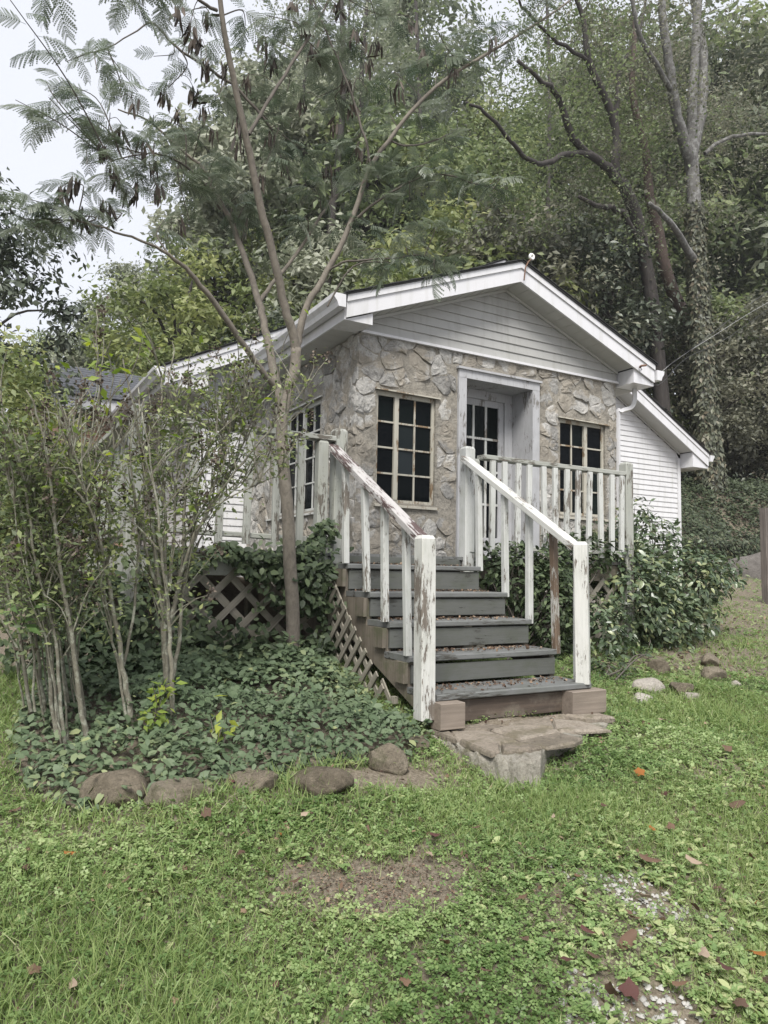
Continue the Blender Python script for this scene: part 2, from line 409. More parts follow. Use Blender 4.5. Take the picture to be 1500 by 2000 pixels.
M['plantain'] = m_leaf('broad_weed_leaf', [(0.106, 0.175, 0.060), (0.193, 0.285, 0.109), (0.294, 0.377, 0.170), (0.414, 0.451, 0.230)], .45, .32, .4)
M['dead_leaf'] = m_leaf('fallen_leaf', [(.055, .034, .025), (.10, .062, .043), (.155, .095, .06), (.24, .17, .12)], .75, .1, .3)
M['orange_leaf'] = m_leaf('orange_fallen_leaf', [(.22, .085, .02), (.30, .12, .03)], .7, .15, .3)
M['pale_leaf'] = m_leaf('pale_fallen_leaf', [(.26, .20, .15), (.34, .265, .20)], .7, .1, .3)
M['red_leaf'] = m_leaf('dark_red_fallen_leaf', [(.065, .030, .026), (.10, .045, .038)], .7, .1, .3)
M['litter'] = m_leaf('leaf_litter', [(.05, .032, .024), (.11, .07, .048), (.20, .14, .095), (.32, .24, .18)], .85, .05, .2)
M['tree_gray'] = m_leaf('gray_green_tree_leaf', [(0.102, 0.120, 0.084), (0.168, 0.190, 0.130), (0.240, 0.259, 0.186), (0.336, 0.348, 0.276)], .5, .32, .4)  # leaf colours lifted so far crowns look hazy; haze is in the colour
M['tree_mid'] = m_leaf('mid_green_tree_leaf', [(0.072, 0.096, 0.048), (0.126, 0.162, 0.077), (0.186, 0.226, 0.110), (0.276, 0.300, 0.150)], .5, .32, .4)  # paler than the leaf, making up in colour for the thin haze
M['tree_yellow'] = m_leaf('yellow_green_tree_leaf', [(.085, .11, .045), (.145, .178, .072), (.21, .24, .10), (.30, .315, .14)], .5, .32, .35)
M['tree_dark'] = m_leaf('dark_evergreen_leaf', [(.026, .036, .024), (.050, .066, .042), (.082, .10, .068), (.14, .155, .115)], .38, .12, .55)
M['tree_brown'] = m_leaf('brownish_green_tree_leaf', [(0.086, 0.090, 0.067), (0.138, 0.141, 0.101), (0.207, 0.207, 0.149), (0.299, 0.287, 0.218)], .5, .32, .4)
M['bark_mimosa'] = m_bark('smooth_mimosa_bark', (.095, .083, .068), (.195, .172, .142), 30, .6, bmp=.3)
M['bark_shrub'] = m_bark('lichen_shrub_bark', (.10, .092, .07), (.20, .187, .145), 45, .4, lichen=(.30, .31, .25), bmp=.4)
M['bark_dark'] = m_bark('dark_tree_bark', (.018, .015, .014), (.055, .047, .042), 16, .2)
M['bark_gray'] = m_bark('gray_lichen_bark', (.07, .067, .062), (.15, .145, .135), 14, .3, lichen=(.24, .24, .23))
M['bark_brown'] = m_bark('reddish_brown_bark', (.06, .042, .035), (.13, .095, .08), 16, .2)
M['twig'] = m_bark('twig_bark', (.06, .052, .044), (.12, .105, .088), 40, .4, bmp=.2)

# ground: soil, moss, litter, bare patch
mgr, t, b, o = newmat('lawn_soil')
v = coords(t, world=True)
n1 = noise(t, v, 3.2, 8, .65); n2 = noise(t, v, 26, 7, .7); n3 = noise(t, v, .7, 5, .6)
soil = ramp(t, n2, [(.25, (.045, .033, .025)), (.5, (.105, .078, .058)), (.75, (.19, .15, .115))])
green = ramp(t, n2, [(.3, (.035, .055, .018)), (.7, (.115, .155, .055))])
gm = ramp(t, n1, [(.32, (0, 0, 0)), (.50, (1, 1, 1))])
col = mixc(t, gm, soil, green)
litc = ramp(t, n2, [(.36, (.03, .025, .018)), (.5, (.075, .068, .040)), (.68, (.16, .13, .09))])
sep = node(t, 'ShaderNodeSeparateXYZ', {0: v})
far = node(t, 'ShaderNodeMapRange', {0: sep.outputs[1], 1: 3.9, 2: 5.6, 3: 0.0, 4: 1.0})
fm = node(t, 'ShaderNodeMath', {0: far.outputs[0], 1: n3}, operation='MULTIPLY')
col = mixc(t, ramp(t, fm.outputs[0], [(.2, (0, 0, 0)), (.42, (1, 1, 1))]), col, litc)
# the bare earth patch worn in the lawn
dx = node(t, 'ShaderNodeVectorMath', {0: v, 1: (1.27, 2.24, -1.06)}, operation='SUBTRACT')
dsc = node(t, 'ShaderNodeVectorMath', {0: dx.outputs[0], 1: (1/.34, 1/.19, 0)}, operation='MULTIPLY')
dl = node(t, 'ShaderNodeVectorMath', {0: dsc.outputs[0]}, operation='LENGTH')
ds = node(t, 'ShaderNodeMath', {0: dl.outputs['Value'], 1: n1}, operation='ADD')
col = mixc(t, ramp(t, ds.outputs[0], [(.5, (1, 1, 1)), (1.0, (1, 1, 1)), ] if False else [(1.36, (1, 1, 1)), (1.52, (0, 0, 0))]), col,
           ramp(t, noise(t, v, 70, 8, .75), [(.33, (.075, .062, .045)), (.5, (.155, .132, .10)), (.66, (.25, .215, .172))]))
t.links.new(col, b.inputs['Base Color']); b.inputs['Roughness'].default_value = .95; b.inputs['Specular IOR Level'].default_value = .2
p_ = bump(t, b, n1, .6, .05); bump(t, b, n2, .8, .015, p_)
M['ground'] = mgr

# ------------------------------------------------------------------ ground sheet
def axis(segs):
    out = [np.arange(a, b, s) for a, b, s in segs]; return np.concatenate(out)
gx = axis([(-60, -10, 3.0), (-10, -1.5, .5), (-1.5, 7, .09), (7, 22, .35), (22, 70, 2.5)])
gy = axis([(-12, 0, .8), (0, 5.2, .09), (5.2, 24, .35), (24, 90, 2.5)])
GX, GY = np.meshgrid(gx, gy); GZ = ground_h(GX, GY)
V = np.stack([GX.ravel(), GY.ravel(), GZ.ravel()], 1)
i, j = np.meshgrid(np.arange(len(gx)-1), np.arange(len(gy)-1)); a = (j*len(gx)+i).ravel()
Fg = np.stack([a, a+1, a+1+len(gx), a+len(gx)], 1)
tag(add('ground', mesh('ground', V, Fg, M['ground'], True)), kind='structure')

# ================================================================== THE HOUSE
house = thing('house', 'white sided cottage with a fieldstone front room, gabled roofs and a recessed glazed door', 'house', (5.1, 6.4, -.6))
YF = 6.4; XL, XR = 3.27, 6.93                # stone front room
RX, RZ, RS = 5.135, 3.265, .385              # soffit line: apex and slope
def sof(x): return RZ-RS*abs(x-RX)
W1 = (3.50, 4.22, .72, 1.87); W2 = (5.99, 6.74, .73, 1.88); DR = (4.50, 5.65, .13, 2.26)
LW = (7.28, 8.80, .68, 1.93)                 # window of the left wall (y0,y1,z0,z1)

def wall_with_holes(u0, u1, z0, z1, holes, put):
    """rectangles around openings; put(u0,u1,z0,z1)"""
    us = sorted(set([u0, u1]+[h[0] for h in holes]+[h[1] for h in holes]))
    for a, b in zip(us[:-1], us[1:]):
        hs = sorted([(h[2], h[3]) for h in holes if h[0] <= a+1e-6 and h[1] >= b-1e-6])
        z = z0
        for c, d in hs:
            if c > z: put(a, b, z, c)
            z = d
        if z < z1: put(a, b, z, z1)

TH = .34
def rough_sheet(mb, p00, du, dv, nu, nv, nrm, amp):
    """a gently uneven plaster face"""
    u = np.linspace(0, 1, nu+1); w = np.linspace(0, 1, nv+1); U, Wv = np.meshgrid(u, w)
    P = np.array(p00)+U[..., None]*np.array(du)+Wv[..., None]*np.array(dv)
    k = amp*(np.sin(P[..., 0]*7+P[..., 1]*6.1+P[..., 2]*5)+np.sin(P[..., 2]*11-P[..., 0]*4+P[..., 1]*9)+.7*np.sin(P[..., 0]*23+P[..., 1]*19+P[..., 2]*17))/2.7
    P = P+k[..., None]*np.array(nrm)
    idx = np.arange((nu+1)*(nv+1)).reshape(nv+1, nu+1)
    F = [(idx[a, c], idx[a, c+1], idx[a+1, c+1], idx[a+1, c]) for a in range(nv) for c in range(nu)]
    mb.put(P.reshape(-1, 3), F)
mb = MB()
def putf(a, b, c, d):
    mb.box((a, YF+.004, c), (b, YF+TH, d))
    rough_sheet(mb, (a, YF, c), (b-a, 0, 0), (0, 0, d-c), max(2, int((b-a)/.09)), max(2, int((d-c)/.09)), (0, -1, 0), .006)
wall_with_holes(XL, XR, -.75, 2.46, [W1, W2, DR], putf)
stone_wall = mb.build('stone_wall', M['mortar'], house)
mb = MB()
def putl(a, b, c, d):
    mb.box((XL+.004, a, c), (XL+TH, b, d))
    rough_sheet(mb, (XL, a, c), (0, b-a, 0), (0, 0, d-c), max(2, int((b-a)/.09)), max(2, int((d-c)/.09)), (-1, 0, 0), .006)
wall_with_holes(YF+TH, 9.64, -.75, 2.44, [LW], putl)
rough_sheet(mb, (XL, YF, -.75), (0, TH, 0), (0, 0, 3.19), 4, 34, (-1, 0, 0), .006)
left_wall = mb.build('stone_wall', M['mortar'], house)
mb = MB(); mb.box((XR-TH, YF+TH+.003, -.75), (XR-.004, 9.64, 2.43)); mb.build('side_wall', M['mortar'], house)
# near-black sheet standing in for the unlit room behind the panes
mb = MB(); mb.box((XL+TH+.002, YF+TH+.5, -.2), (XR-TH-.002, YF+TH+.52, 2.4)); mb.build('dark_room_sheet', M['interior'], house)

def clip_poly(P, n, d):
    out = []
    for k in range(len(P)):
        a, b = P[k], P[(k+1) % len(P)]; da, db = np.dot(a, n)-d, np.dot(b, n)-d
        if da <= 0: out.append(a)
        if (da < 0 < db) or (db < 0 < da): out.append(a+(b-a)*da/(da-db))
    return np.array(out)
def stones(u0, u1, z0, z1, holes, sx, sz, rng):
    """irregular stone outlines: cells of jittered courses, cut back around the openings"""
    S = []
    nz = int((z1-z0)/sz)
    for r in range(-1, nz+2):
        w = sx*rng.uniform(.85, 1.2); u = u0-w*rng.random()
        while u < u1+w:
            S.append((u+rng.uniform(-.28, .28)*w, z0+(r+.5)*sz+rng.uniform(-.36, .36)*sz)); u += w*rng.uniform(.6, 1.5)
    S = np.array(S); out = []
    for k, s in enumerate(S):
        P = np.array([(u0, z0), (u1, z0), (u1, z1), (u0, z1)], float)
        for q in np.argsort(((S-s)**2).sum(1))[1:22]:
            n = S[q]-s; P = clip_poly(P, n, np.dot(n, (S[q]+s)/2))
            if len(P) < 3: break
        if len(P) < 3: continue
        c = P.mean(0); ok = True
        for h in holes:
            if h[0] < c[0] < h[1] and h[2] < c[1] < h[3]: ok = False; break
            if P[:, 0].max() < h[0] or P[:, 0].min() > h[1] or P[:, 1].max() < h[2] or P[:, 1].min() > h[3]: continue
            g = [(h[0]-c[0], (1, 0), h[0]), (c[0]-h[1], (-1, 0), -h[1]), (h[2]-c[1], (0, 1), h[2]), (c[1]-h[3], (0, -1), -h[3])]
            gg = max(g, key=lambda e: e[0]); P = clip_poly(P, np.array(gg[1], float), gg[2])
            if len(P) < 3: ok = False; break
        if ok and len(P) >= 3: out.append(P)
    return out
def stone_mesh(P, to3d, nrm, rng, proud):
    c = P.mean(0); area = 0.5*abs(np.dot(P[:, 0], np.roll(P[:, 1], 1))-np.dot(P[:, 1], np.roll(P[:, 0], 1)))
    if area < .006: return None
    E = np.linalg.norm(np.roll(P, -1, 0)-P, axis=1); per = E.sum(); n = 12
    cum = np.concatenate([[0], np.cumsum(E)]); O = []
    for k in range(n):
        s = per*k/n; q = min(np.searchsorted(cum, s, 'right')-1, len(P)-1); f = (s-cum[q])/max(E[q], 1e-6)
        O.append(P[q]+(P[(q+1) % len(P)]-P[q])*f)
    O = np.array(O); size = math.sqrt(area)
    gap = rng.uniform(-.002, .006)
    O = c+(O-c)*(1-gap/(.45*size))+rng.normal(0, .006, O.shape)
    rings = [(1.0, -.006), (.95, proud*.6), (.70, proud*rng.uniform(.8, 1.1)), (.36, proud*rng.uniform(.9, 1.25))]
    V = []; tilt = rng.normal(0, .07, 2)
    for f, hgt in rings:
        R = c+(O-c)*f
        hh = hgt+((R-c)@tilt)*(1 if hgt > 0 else 0)+(rng.normal(0, proud*.34, n) if hgt > 0 else 0)
        V += [to3d(R[k], hh[k] if hgt > 0 else hgt) for k in range(n)]
    V.append(to3d(c, proud*1.1)); F = []
    for r in range(3):
        for k in range(n): F.append((r*n+k, r*n+(k+1) % n, (r+1)*n+(k+1) % n, (r+1)*n+k))
    F += [(3*n+k, 3*n+(k+1) % n, 4*n) for k in range(n)]
    return np.array(V), F
rg = np.random.default_rng(5)
for P in stones(XL-.01, XR, -.75, 2.44, [(W1[0]-.02, W1[1]+.02, W1[2]-.06, W1[3]+.05), (W2[0]-.02, W2[1]+.02, W2[2]-.05, W2[3]+.06), (DR[0]-.02, DR[1]+.02, -.9, DR[3]+.04)], .22, .17, rg):
    r = stone_mesh(P, lambda q, h: (q[0], YF-h, q[1]), None, rg, rg.uniform(.003, .015))
    if r is None: continue
    c = Vector((float(P[:, 0].mean()), YF, float(P[:, 1].mean())))
    add('stone', mesh('stone', r[0]-np.array(c), r[1], M['stone']), stone_wall, c)
for P in stones(YF-.01, 9.62, -.6, 2.42, [(LW[0]-.02, LW[1]+.02, LW[2]-.06, LW[3]+.05)], .30, .225, rg):
    P = P[::-1]
    r = stone_mesh(P, lambda q, h: (XL-h, q[0], q[1]), None, rg, rg.uniform(.004, .018))
    if r is None: continue
    c = Vector((XL, float(P[:, 0].mean()), float(P[:, 1].mean())))
    add('stone', mesh('stone', r[0]-np.array(c), r[1], M['stone']), left_wall, c)

# ---- windows of the stone room
def casement(name, to, u0, u1, z0, z1, mul, cols, rows, m, label=None):
    """steel-look casement: outer frame + mullions (own mesh), each muntin and pane a sub-part; to(u, depth, z) gives the point"""
    fr = MB()
    def bx(mbx, a, b, c, d, n0, n1):
        P = np.array([to(a, n0, c), to(b, n1, d)]); mbx.box(P.min(0), P.max(0))
    f = .032
    bx(fr, u0, u0+f, z0, z1, .03, .085); bx(fr, u1-f, u1, z0, z1, .03, .085)
    bx(fr, u0+f, u1-f, z0, z0+f, .03, .085); bx(fr, u0+f, u1-f, z1-f*1.4, z1, .03, .085)
    edges = [u0+f]+[x for x in mul for _ in (0, 1)]+[u1-f]
    for x in mul: bx(fr, x-.026, x+.026, z0+f, z1-f*1.4, .022, .08)
    w = fr.build(name, m, house, to((u0+u1)/2, .06, z0))
    if label: w['label'] = label
    spans = []; lo = u0+f
    for x in list(mul)+[None]:
        hi = (x-.026) if x is not None else u1-f
        spans.append((lo, hi)); lo = (x+.026) if x is not None else hi
    zs = np.linspace(z0+f, z1-f*1.4, rows+1)
    for (a, b), k in zip(spans, cols):
        us = np.linspace(a, b, k+1)
        for x in us[1:-1]:
            q = MB(); bx(q, x-.009, x+.009, z0+f, z1-f*1.4, .038, .062); q.build('muntin', m, w, to(x, .05, z0))
        for z in zs[1:-1]:
            q = MB(); bx(q, a, b, z-.009, z+.009, .036, .060); q.build('muntin', m, w, to((a+b)/2, .05, z))
        for c0, c1 in zip(us[:-1], us[1:]):
            for d0, d1 in zip(zs[:-1], zs[1:]):
                q = MB(); tl = rg.normal(0, .0015)
                P = [to(c0, .052+tl, d0), to(c1, .052-tl, d0), to(c1, .052-tl, d1), to(c0, .052+tl, d1)]
                nrm = np.array(to(0, .006, 0))-np.array(to(0, 0, 0))
                q.prism(P, nrm); q.build('pane', M['glass'], w, P[0])
    return w
tof = lambda u, n, z: (u, YF+n, z)
tol = lambda u, n, z: (XL+n, u, z)
w1 = casement('window', tof, W1[0], W1[1], W1[2], W1[3], [W1[0]+.25], [1, 2], 4, M['window_paint'], 'twelve pane window with a yellowed frame left of the door')
w2 = casement('window', tof, W2[0], W2[1], W2[2], W2[3], [W2[0]+.44], [2, 1], 4, M['window_paint'], 'twelve pane window right of the door behind the deck rail')
w3 = casement('window', tol, LW[0], LW[1], LW[2], LW[3], [LW[0]+.52, LW[0]+1.02], [2, 2, 2], 4, M['white_paint'], 'wide side window in the left stone wall')
for w, a, b, z in ((w1, W1[0]-.03, W1[1]+.05, W1[3]), (w2, W2[0]-.04, W2[1]+.06, W2[3])):
    q = MB(); q.prism([(a, YF-.035, z-.002), (b, YF-.030, z-.008), (b, YF+.09, z+.030), (a, YF+.09, z+.034)], (0, 0, .014)); q.build('drip_board', M['window_paint'], w, (a, YF, z))
    q = MB(); q.prism([(a+.02, YF-.030, w1.location.z*0+(W1[2] if w is w1 else W2[2])-.03)]+[(b-.02, YF-.030, (W1[2] if w is w1 else W2[2])-.03), (b-.02, YF+.08, (W1[2] if w is w1 else W2[2])-.004), (a+.02, YF+.08, (W1[2] if w is w1 else W2[2])-.004)], (0, 0, -.022)); q.build('sill', M['window_paint'], w, (a, YF, z))
q = MB(); q.prism([(XL-.03, LW[0]-.05, LW[3]), (XL-.03, LW[1]+.05, LW[3]), (XL+.09, LW[1]+.05, LW[3]+.03), (XL+.09, LW[0]-.05, LW[3]+.03)], (0, 0, .014)); q.build('drip_board', M['white_paint'], w3, (XL, LW[0], LW[3]))
q = MB(); q.prism([(XL-.03, LW[0]-.03, LW[2]-.03), (XL-.03, LW[1]+.03, LW[2]-.03), (XL+.08, LW[1]+.03, LW[2]-.004), (XL+.08, LW[0]-.03, LW[2]-.004)], (0, 0, -.02)); q.build('sill', M['white_paint'], w3, (XL, LW[0], LW[2]))

# ---- recessed door
d0, d1, dz0, dz1 = DR
fr = MB(); cz = .105
dframe_org = ((d0+d1)/2, YF, dz0)
fr.box((d0, YF-.03, dz0), (d0+cz, YF+.03, dz1-cz*1.05))
dfr = fr.build('door_frame', M['door_paint'], house, dframe_org)
def sub(name, a, b, m, parent):
    q = MB(); q.box(a, b); return q.build(name, m, parent, tuple((np.array(a)+np.array(b))/2))
sub('casing', (d1-cz, YF-.03, dz0), (d1, YF+.03, dz1-cz*1.05), M['door_paint'], dfr)
sub('head_casing', (d0, YF-.032, dz1-cz*1.05), (d1, YF+.03, dz1-.018), M['door_paint'], dfr)
sub('drip_cap', (d0-.02, YF-.055, dz1-.018), (d1+.02, YF+.03, dz1+.006), M['door_paint'], dfr)
RC = .36
sub('jamb', (d0+cz-.03, YF+.03, dz0), (d0+cz-.002, YF+RC, dz1-cz), M['door_paint'], dfr)
sub('jamb', (d1-cz+.002, YF+.03, dz0), (d1-cz+.03, YF+RC, dz1-cz), M['door_paint'], dfr)
sub('head_jamb', (d0+cz-.03, YF+.03, dz1-cz+.002), (d1-cz+.03, YF+RC, dz1-cz+.03), M['door_paint'], dfr)
sub('threshold', (d0+.01, YF-.06, dz0-.03), (d1-.01, YF+RC, dz0+.035), M['white_paint'], dfr)
sub('inner_trim', (d0+cz, YF+RC-.02, dz1-cz-.10), (d1-cz, YF+RC+.05, dz1-cz), M['door_paint'], dfr)
sub('inner_trim', (d1-cz-.11, YF+RC-.02, dz0+.035), (d1-cz, YF+RC+.05, dz1-cz-.10), M['door_paint'], dfr)
# leaf: three by five panes above a solid bottom panel
lx0, lx1, lz0, lz1 = d0+cz, d1-cz-.11, dz0+.04, dz1-cz-.10
yd = YF+RC+.01; st = .075
lf = MB()
lf.box((lx0, yd, lz0), (lx0+.03, yd+.04, lz1)); lf.box((lx1-st, yd, lz0), (lx1, yd+.04, lz1))
lf.box((lx0+.03, yd, lz1-st), (lx1-st, yd+.04, lz1)); lf.box((lx0+.03, yd, lz0), (lx1-st, yd+.04, lz0+.26))
door = lf.build('door', M['door_paint'], house, ((lx0+lx1)/2, yd, lz0))
us = np.linspace(lx0+.03, lx1-st, 5); zs = np.linspace(lz0+.26, lz1-st, 5)
for x in us[1:-1]: sub('muntin', (x-.014, yd+.002, lz0+.26), (x+.014, yd+.036, lz1-st), M['white_paint'], door)
for z in zs[1:-1]: sub('muntin', (lx0+.03, yd+.001, z-.013), (lx1-st, yd+.037, z+.013), M['white_paint'], door)
for a, b in zip(us[:-1], us[1:]):
    for c, d in zip(zs[:-1], zs[1:]): sub('pane', (a, yd+.018, c), (b, yd+.024, d), M['glass'], door)
q = MB(); q.tube([(lx1-.035, yd, lz0+.95), (lx1-.035, yd-.05, lz0+.95)], [.014, .014], 8); q.tube([(lx1-.035, yd-.045, lz0+.95), (lx1-.035, yd-.06, lz0+.95), (lx1-.035, yd-.085, lz0+.95)], [.016, .03, .02], 10)
q.build('knob', M['rusty'], door, (lx1-.035, yd, lz0+.95))

# ---- gable siding, soffits, fascia, gutters of the front room
def siding(parent, zz0, zz1, step, lim0, lim1, plane, normal, m, name='siding_board', thick=.016):
    """lapped boards; lim0/lim1(z) give the run limits along u; plane(u,n,z)->point"""
    z = zz0
    while z < zz1-1e-4:
        zt = min(z+step, zz1)
        a0, a1, b0, b1 = lim0(z), lim1(z), lim0(zt), lim1(zt)
        if b1-b0 < .02: b0 = b1 = (b0+b1)/2; b1 += .02; b0 -= .0
        if a1-a0 < .06: break
        V = [plane(a0, thick, z), plane(a1, thick, z), plane(b1, .003, zt), plane(b0, .003, zt), plane(a0, -.002, z), plane(a1, -.002, z), plane(b1, -.002, zt), plane(b0, -.002, zt),
             plane(a0, thick-.001, z+.012), plane(a1, thick-.001, z+.012)]
        F = [(0, 1, 9, 8), (8, 9, 2, 3), (0, 4, 5, 1), (3, 2, 6, 7), (0, 8, 3, 7, 4), (1, 5, 6, 2, 9), (4, 7, 6, 5)]
        o_ = np.array(plane((a0+a1)/2, 0, z))
        add(name, mesh(name, np.array(V)-o_, F, m), parent, o_)
        z = zt
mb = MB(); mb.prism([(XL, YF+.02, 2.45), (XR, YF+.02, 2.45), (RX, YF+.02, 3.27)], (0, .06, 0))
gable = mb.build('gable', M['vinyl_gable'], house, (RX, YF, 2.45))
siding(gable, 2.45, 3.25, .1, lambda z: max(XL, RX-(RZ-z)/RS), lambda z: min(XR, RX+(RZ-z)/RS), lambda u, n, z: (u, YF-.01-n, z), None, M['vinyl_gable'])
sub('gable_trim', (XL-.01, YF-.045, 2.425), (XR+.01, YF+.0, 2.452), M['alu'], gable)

YO = 6.10                                     # front face of the rake fascia
EL, ER = 2.985, 7.29                          # roof ends
def rake(parent, side, apexx, apexz, slope, x_end, yfront, ywall, fas_h, soff_from, npan, mfas=M['alu']):
    """rake fascia, crown strip and soffit panels for one slope; side -1 left, +1 right"""
    ze = apexz-slope*abs(x_end-apexx)
    f = MB(); f.prism([(apexx, yfront, apexz), (x_end, yfront, ze), (x_end, yfront, ze+fas_h*.68), (apexx, yfront, apexz+fas_h*.68)], (0, .025, 0))
    fa = f.build('rake_fascia', mfas, parent, (apexx, yfront, apexz))
    f = MB(); f.prism([(apexx, yfront-.016, apexz+fas_h*.66), (x_end, yfront-.016, ze+fas_h*.66), (x_end, yfront-.016, ze+fas_h*.94), (apexx, yfront-.016, apexz+fas_h*.94)], (0, .05, 0))
    f.build('crown_strip', mfas, fa, (apexx, yfront, apexz+fas_h*.7))
    xs = np.linspace(apexx, soff_from, npan+1)
    for a, b in zip(xs[:-1], xs[1:]):
        za, zb = apexz-slope*abs(a-apexx), apexz-slope*abs(b-apexx); g = .003*np.sign(b-a)
        q = MB(); q.prism([(a+g, yfront+.027, za+.004), (b-g, yfront+.027, zb+.004), (b-g, ywall, zb+.004), (a+g, ywall, za+.004)], (0, 0, .012))
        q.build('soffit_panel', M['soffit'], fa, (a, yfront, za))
    f = MB(); f.prism([(apexx, ywall-.03, apexz-.028), (soff_from, ywall-.03, apexz-slope*abs(soff_from-apexx)-.028), (soff_from, ywall-.03, apexz-slope*abs(soff_from-apexx)+.002), (apexx, ywall-.03, apexz+.002)], (0, .018, 0))
    f.build('soffit_trim', M['soffit'], fa, (apexx, ywall, apexz))
    return fa
fl = rake(house, -1, RX, RZ, RS, EL, YO, YF-.012, .235, XL, 13)
frr = rake(house, 1, RX, RZ, RS, ER, YO, YF-.012, .235, XR, 13)
# roof slabs with shingle courses lying along the eaves
def roof(parent, apexx, apexz, slope, x_end, y0, y1, up, m, n=9, name='roof'):
    za, ze = apexz+up, apexz+up-slope*abs(x_end-apexx)
    f = MB(); f.prism([(apexx, y0, za), (x_end, y0, ze), (x_end, y0, ze+.018), (apexx, y0, za+.018)], (0, y1-y0, 0))
    r = f.build(name, M['roof_dark'], parent, (apexx, y0, za))
    xs = np.linspace(x_end, apexx, n+1)
    for a, b in zip(xs[:-1], xs[1:]):
        zA, zB = apexz+up+.02-slope*abs(a-apexx), apexz+up+.02-slope*abs(b-apexx)
        q = MB(); q.prism([(a, y0-.012, zA+.001), (b, y0-.012, zB), (b, y0-.012, zB+.004), (a, y0-.012, zA+.014)], (0, y1-y0+.012, 0))
        q.build('shingle_course', m, r, (a, y0, zA))
    return r
roof(house, RX, RZ, RS, EL-.03, YO-.03, 9.62, .222, M['roof_dark'])
roof(house, RX, RZ, RS, ER+.03, YO-.03, 9.62, .222, M['roof_dark'])
# eave boxes and level soffits
zb = 2.425
def eave(x_in, x_out, y0, y1, z, ztop_in, ztop_out, parent=house):
    f = MB(); f.prism([(x_in, y0, z), (x_out, y0, z), (x_out, y0, ztop_out), (x_in, y0, ztop_in)], (0, .3, 0))
    e = f.build('eave_box', M['alu'], parent, (x_in, y0, z))
    n = max(3, int((y1-y0)/.2)); ys = np.linspace(y0+.30, y1, n+1)
    for a, b in zip(ys[:-1], ys[1:]):
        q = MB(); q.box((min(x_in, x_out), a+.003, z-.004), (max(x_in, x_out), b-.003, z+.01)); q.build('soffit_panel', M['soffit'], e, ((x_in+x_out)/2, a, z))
    q = MB(); q.box((min(x_out, x_out+.02*np.sign(x_out-x_in)), y0-.002, z), (max(x_out, x_out+.02*np.sign(x_out-x_in)), y1, z+.2)); q.build('fascia_board', M['alu'], e, (x_out, y0, z))
    return e
eave(XL+.015, EL+.01, YO+.028, 9.63, zb, sof(XL)-.004, sof(EL)-.004)
eave(XR+.02, ER-.01, YO+.028, 9.63, zb-.03, sof(XR)-.004, sof(ER)-.004)
def gutter(xi, s, y0, y1, z):
    """K-style gutter: xi inner edge, s = -1/+1 outward"""
    prof = [(0, 0), (.075, 0), (.092, .045), (.125, .085), (.13, .125), (.118, .125), (.112, .09), (.08, .055), (.065, .012), (.012, .012), (.012, .125), (0, .125)]
    P = [(xi+s*u, y0, z+w) for u, w in prof]
    if s < 0: P = P[::-1]
    q = MB(); q.prism(P, (0, y1-y0, 0)); g = q.build('gutter', M['alu'], house, (xi, y0, z))
    c = [(0, 0), (.075, 0), (.092, .045), (.125, .085), (.13, .125), (0, .125)]
    for yy in (y0-.006, y1-.002):
        q = MB(); q.prism([(xi+s*u, yy, z+w) for u, w in c], (0, .006, 0)); q.build('end_cap', M['alu'], g, (xi, yy, z))
    return g
gutter(EL-.022, -1, YO-.02, 9.36, 2.525)
gutter(ER+.022, 1, YO-.02, 9.36, 2.47)
def downspout(pts, name='downspout'):
    q = MB(); V, F = tube(catmull(pts, 4), .034, 4); q.put(V, F); q.build(name, M['alu'], house, pts[0])
downspout([(7.20, 6.34, 2.40), (7.20, 6.34, 2.25), (7.16, 6.36, 2.15), (7.02, 6.40, 2.09), (6.985, 6.42, 2.0), (6.985, 6.42, 1.0), (6.985, 6.42, -.4)])
downspout([(2.83, 9.40, 2.50), (2.83, 9.52, 2.36), (2.80, 9.585, 2.2), (2.80, 9.585, 1.0), (2.80, 9.585, -.3)])
# ridge insulator with its iron hook, and the knob by the right eave
q = MB(); pk = Vector((5.20, YO-.03, 3.49))
q.tube([pk+Vector((-.05, -.005, -.22)), pk+Vector((-.045, -.02, -.08)), pk+Vector((.0, -.015, .0)), pk+Vector((.05, -.01, .05))], [.008]*4, 6)
hook = q.build('insulator_hook', M['rusty'], house, pk)
q = MB(); a_ = np.linspace(0, 2*np.pi, 13)
q.tube([pk+Vector((.055+.026*math.cos(k), -.01, .075+.026*math.sin(k))) for k in a_], [.016]*13, 7)
q.build('insulator', M['porcelain'], hook, pk+Vector((.05, 0, .07)))
q = MB(); pk2 = at(1250, 717, Y=YO-.02); q.tube([pk2, pk2+np.array((-.03, -.05, .0)), pk2+np.array((.03, -.07, .01))], [.016, .014, .012], 7); q.build('cable_bracket', M['rusty'], house, pk2)

# ================================================================== main white house behind
YM = 9.65; ML, MR = 2.60, 12.19
MAX_, MAZ = 7.467, 5.02; MSL, MSR = .49, .535
mb = MB()
mb.prism([(ML, YM+.012, -.7), (MR, YM+.012, -.7), (MR, YM+.012, 2.45), (MAX_, YM+.012, 4.95), (ML, YM+.012, 2.55)], (0, .15, 0))
mb.box((ML+.012, YM+.165, -.7), (ML+.15, 19, 2.5)); mb.box((MR-.15, YM+.165, -.7), (MR-.012, 19, 2.4))
mwall = mb.build('main_wall', M['vinyl'], house, (7.4, YM, -.7))
def lm0(z): return max(ML, MAX_-(MAZ-.02-z)/MSL)
def lm1(z): return min(MR, MAX_+(MAZ-.02-z)/MSR)
siding(mwall, -.4, 4.9, .1, lm0, lm1, lambda u, n, z: (u, YM-n, z), None, M['vinyl'])
siding(mwall, -.4, 2.5, .1, lambda z: YM+.01, lambda z: 19.0, lambda u, n, z: (ML-n, u, z), None, M['vinyl'])
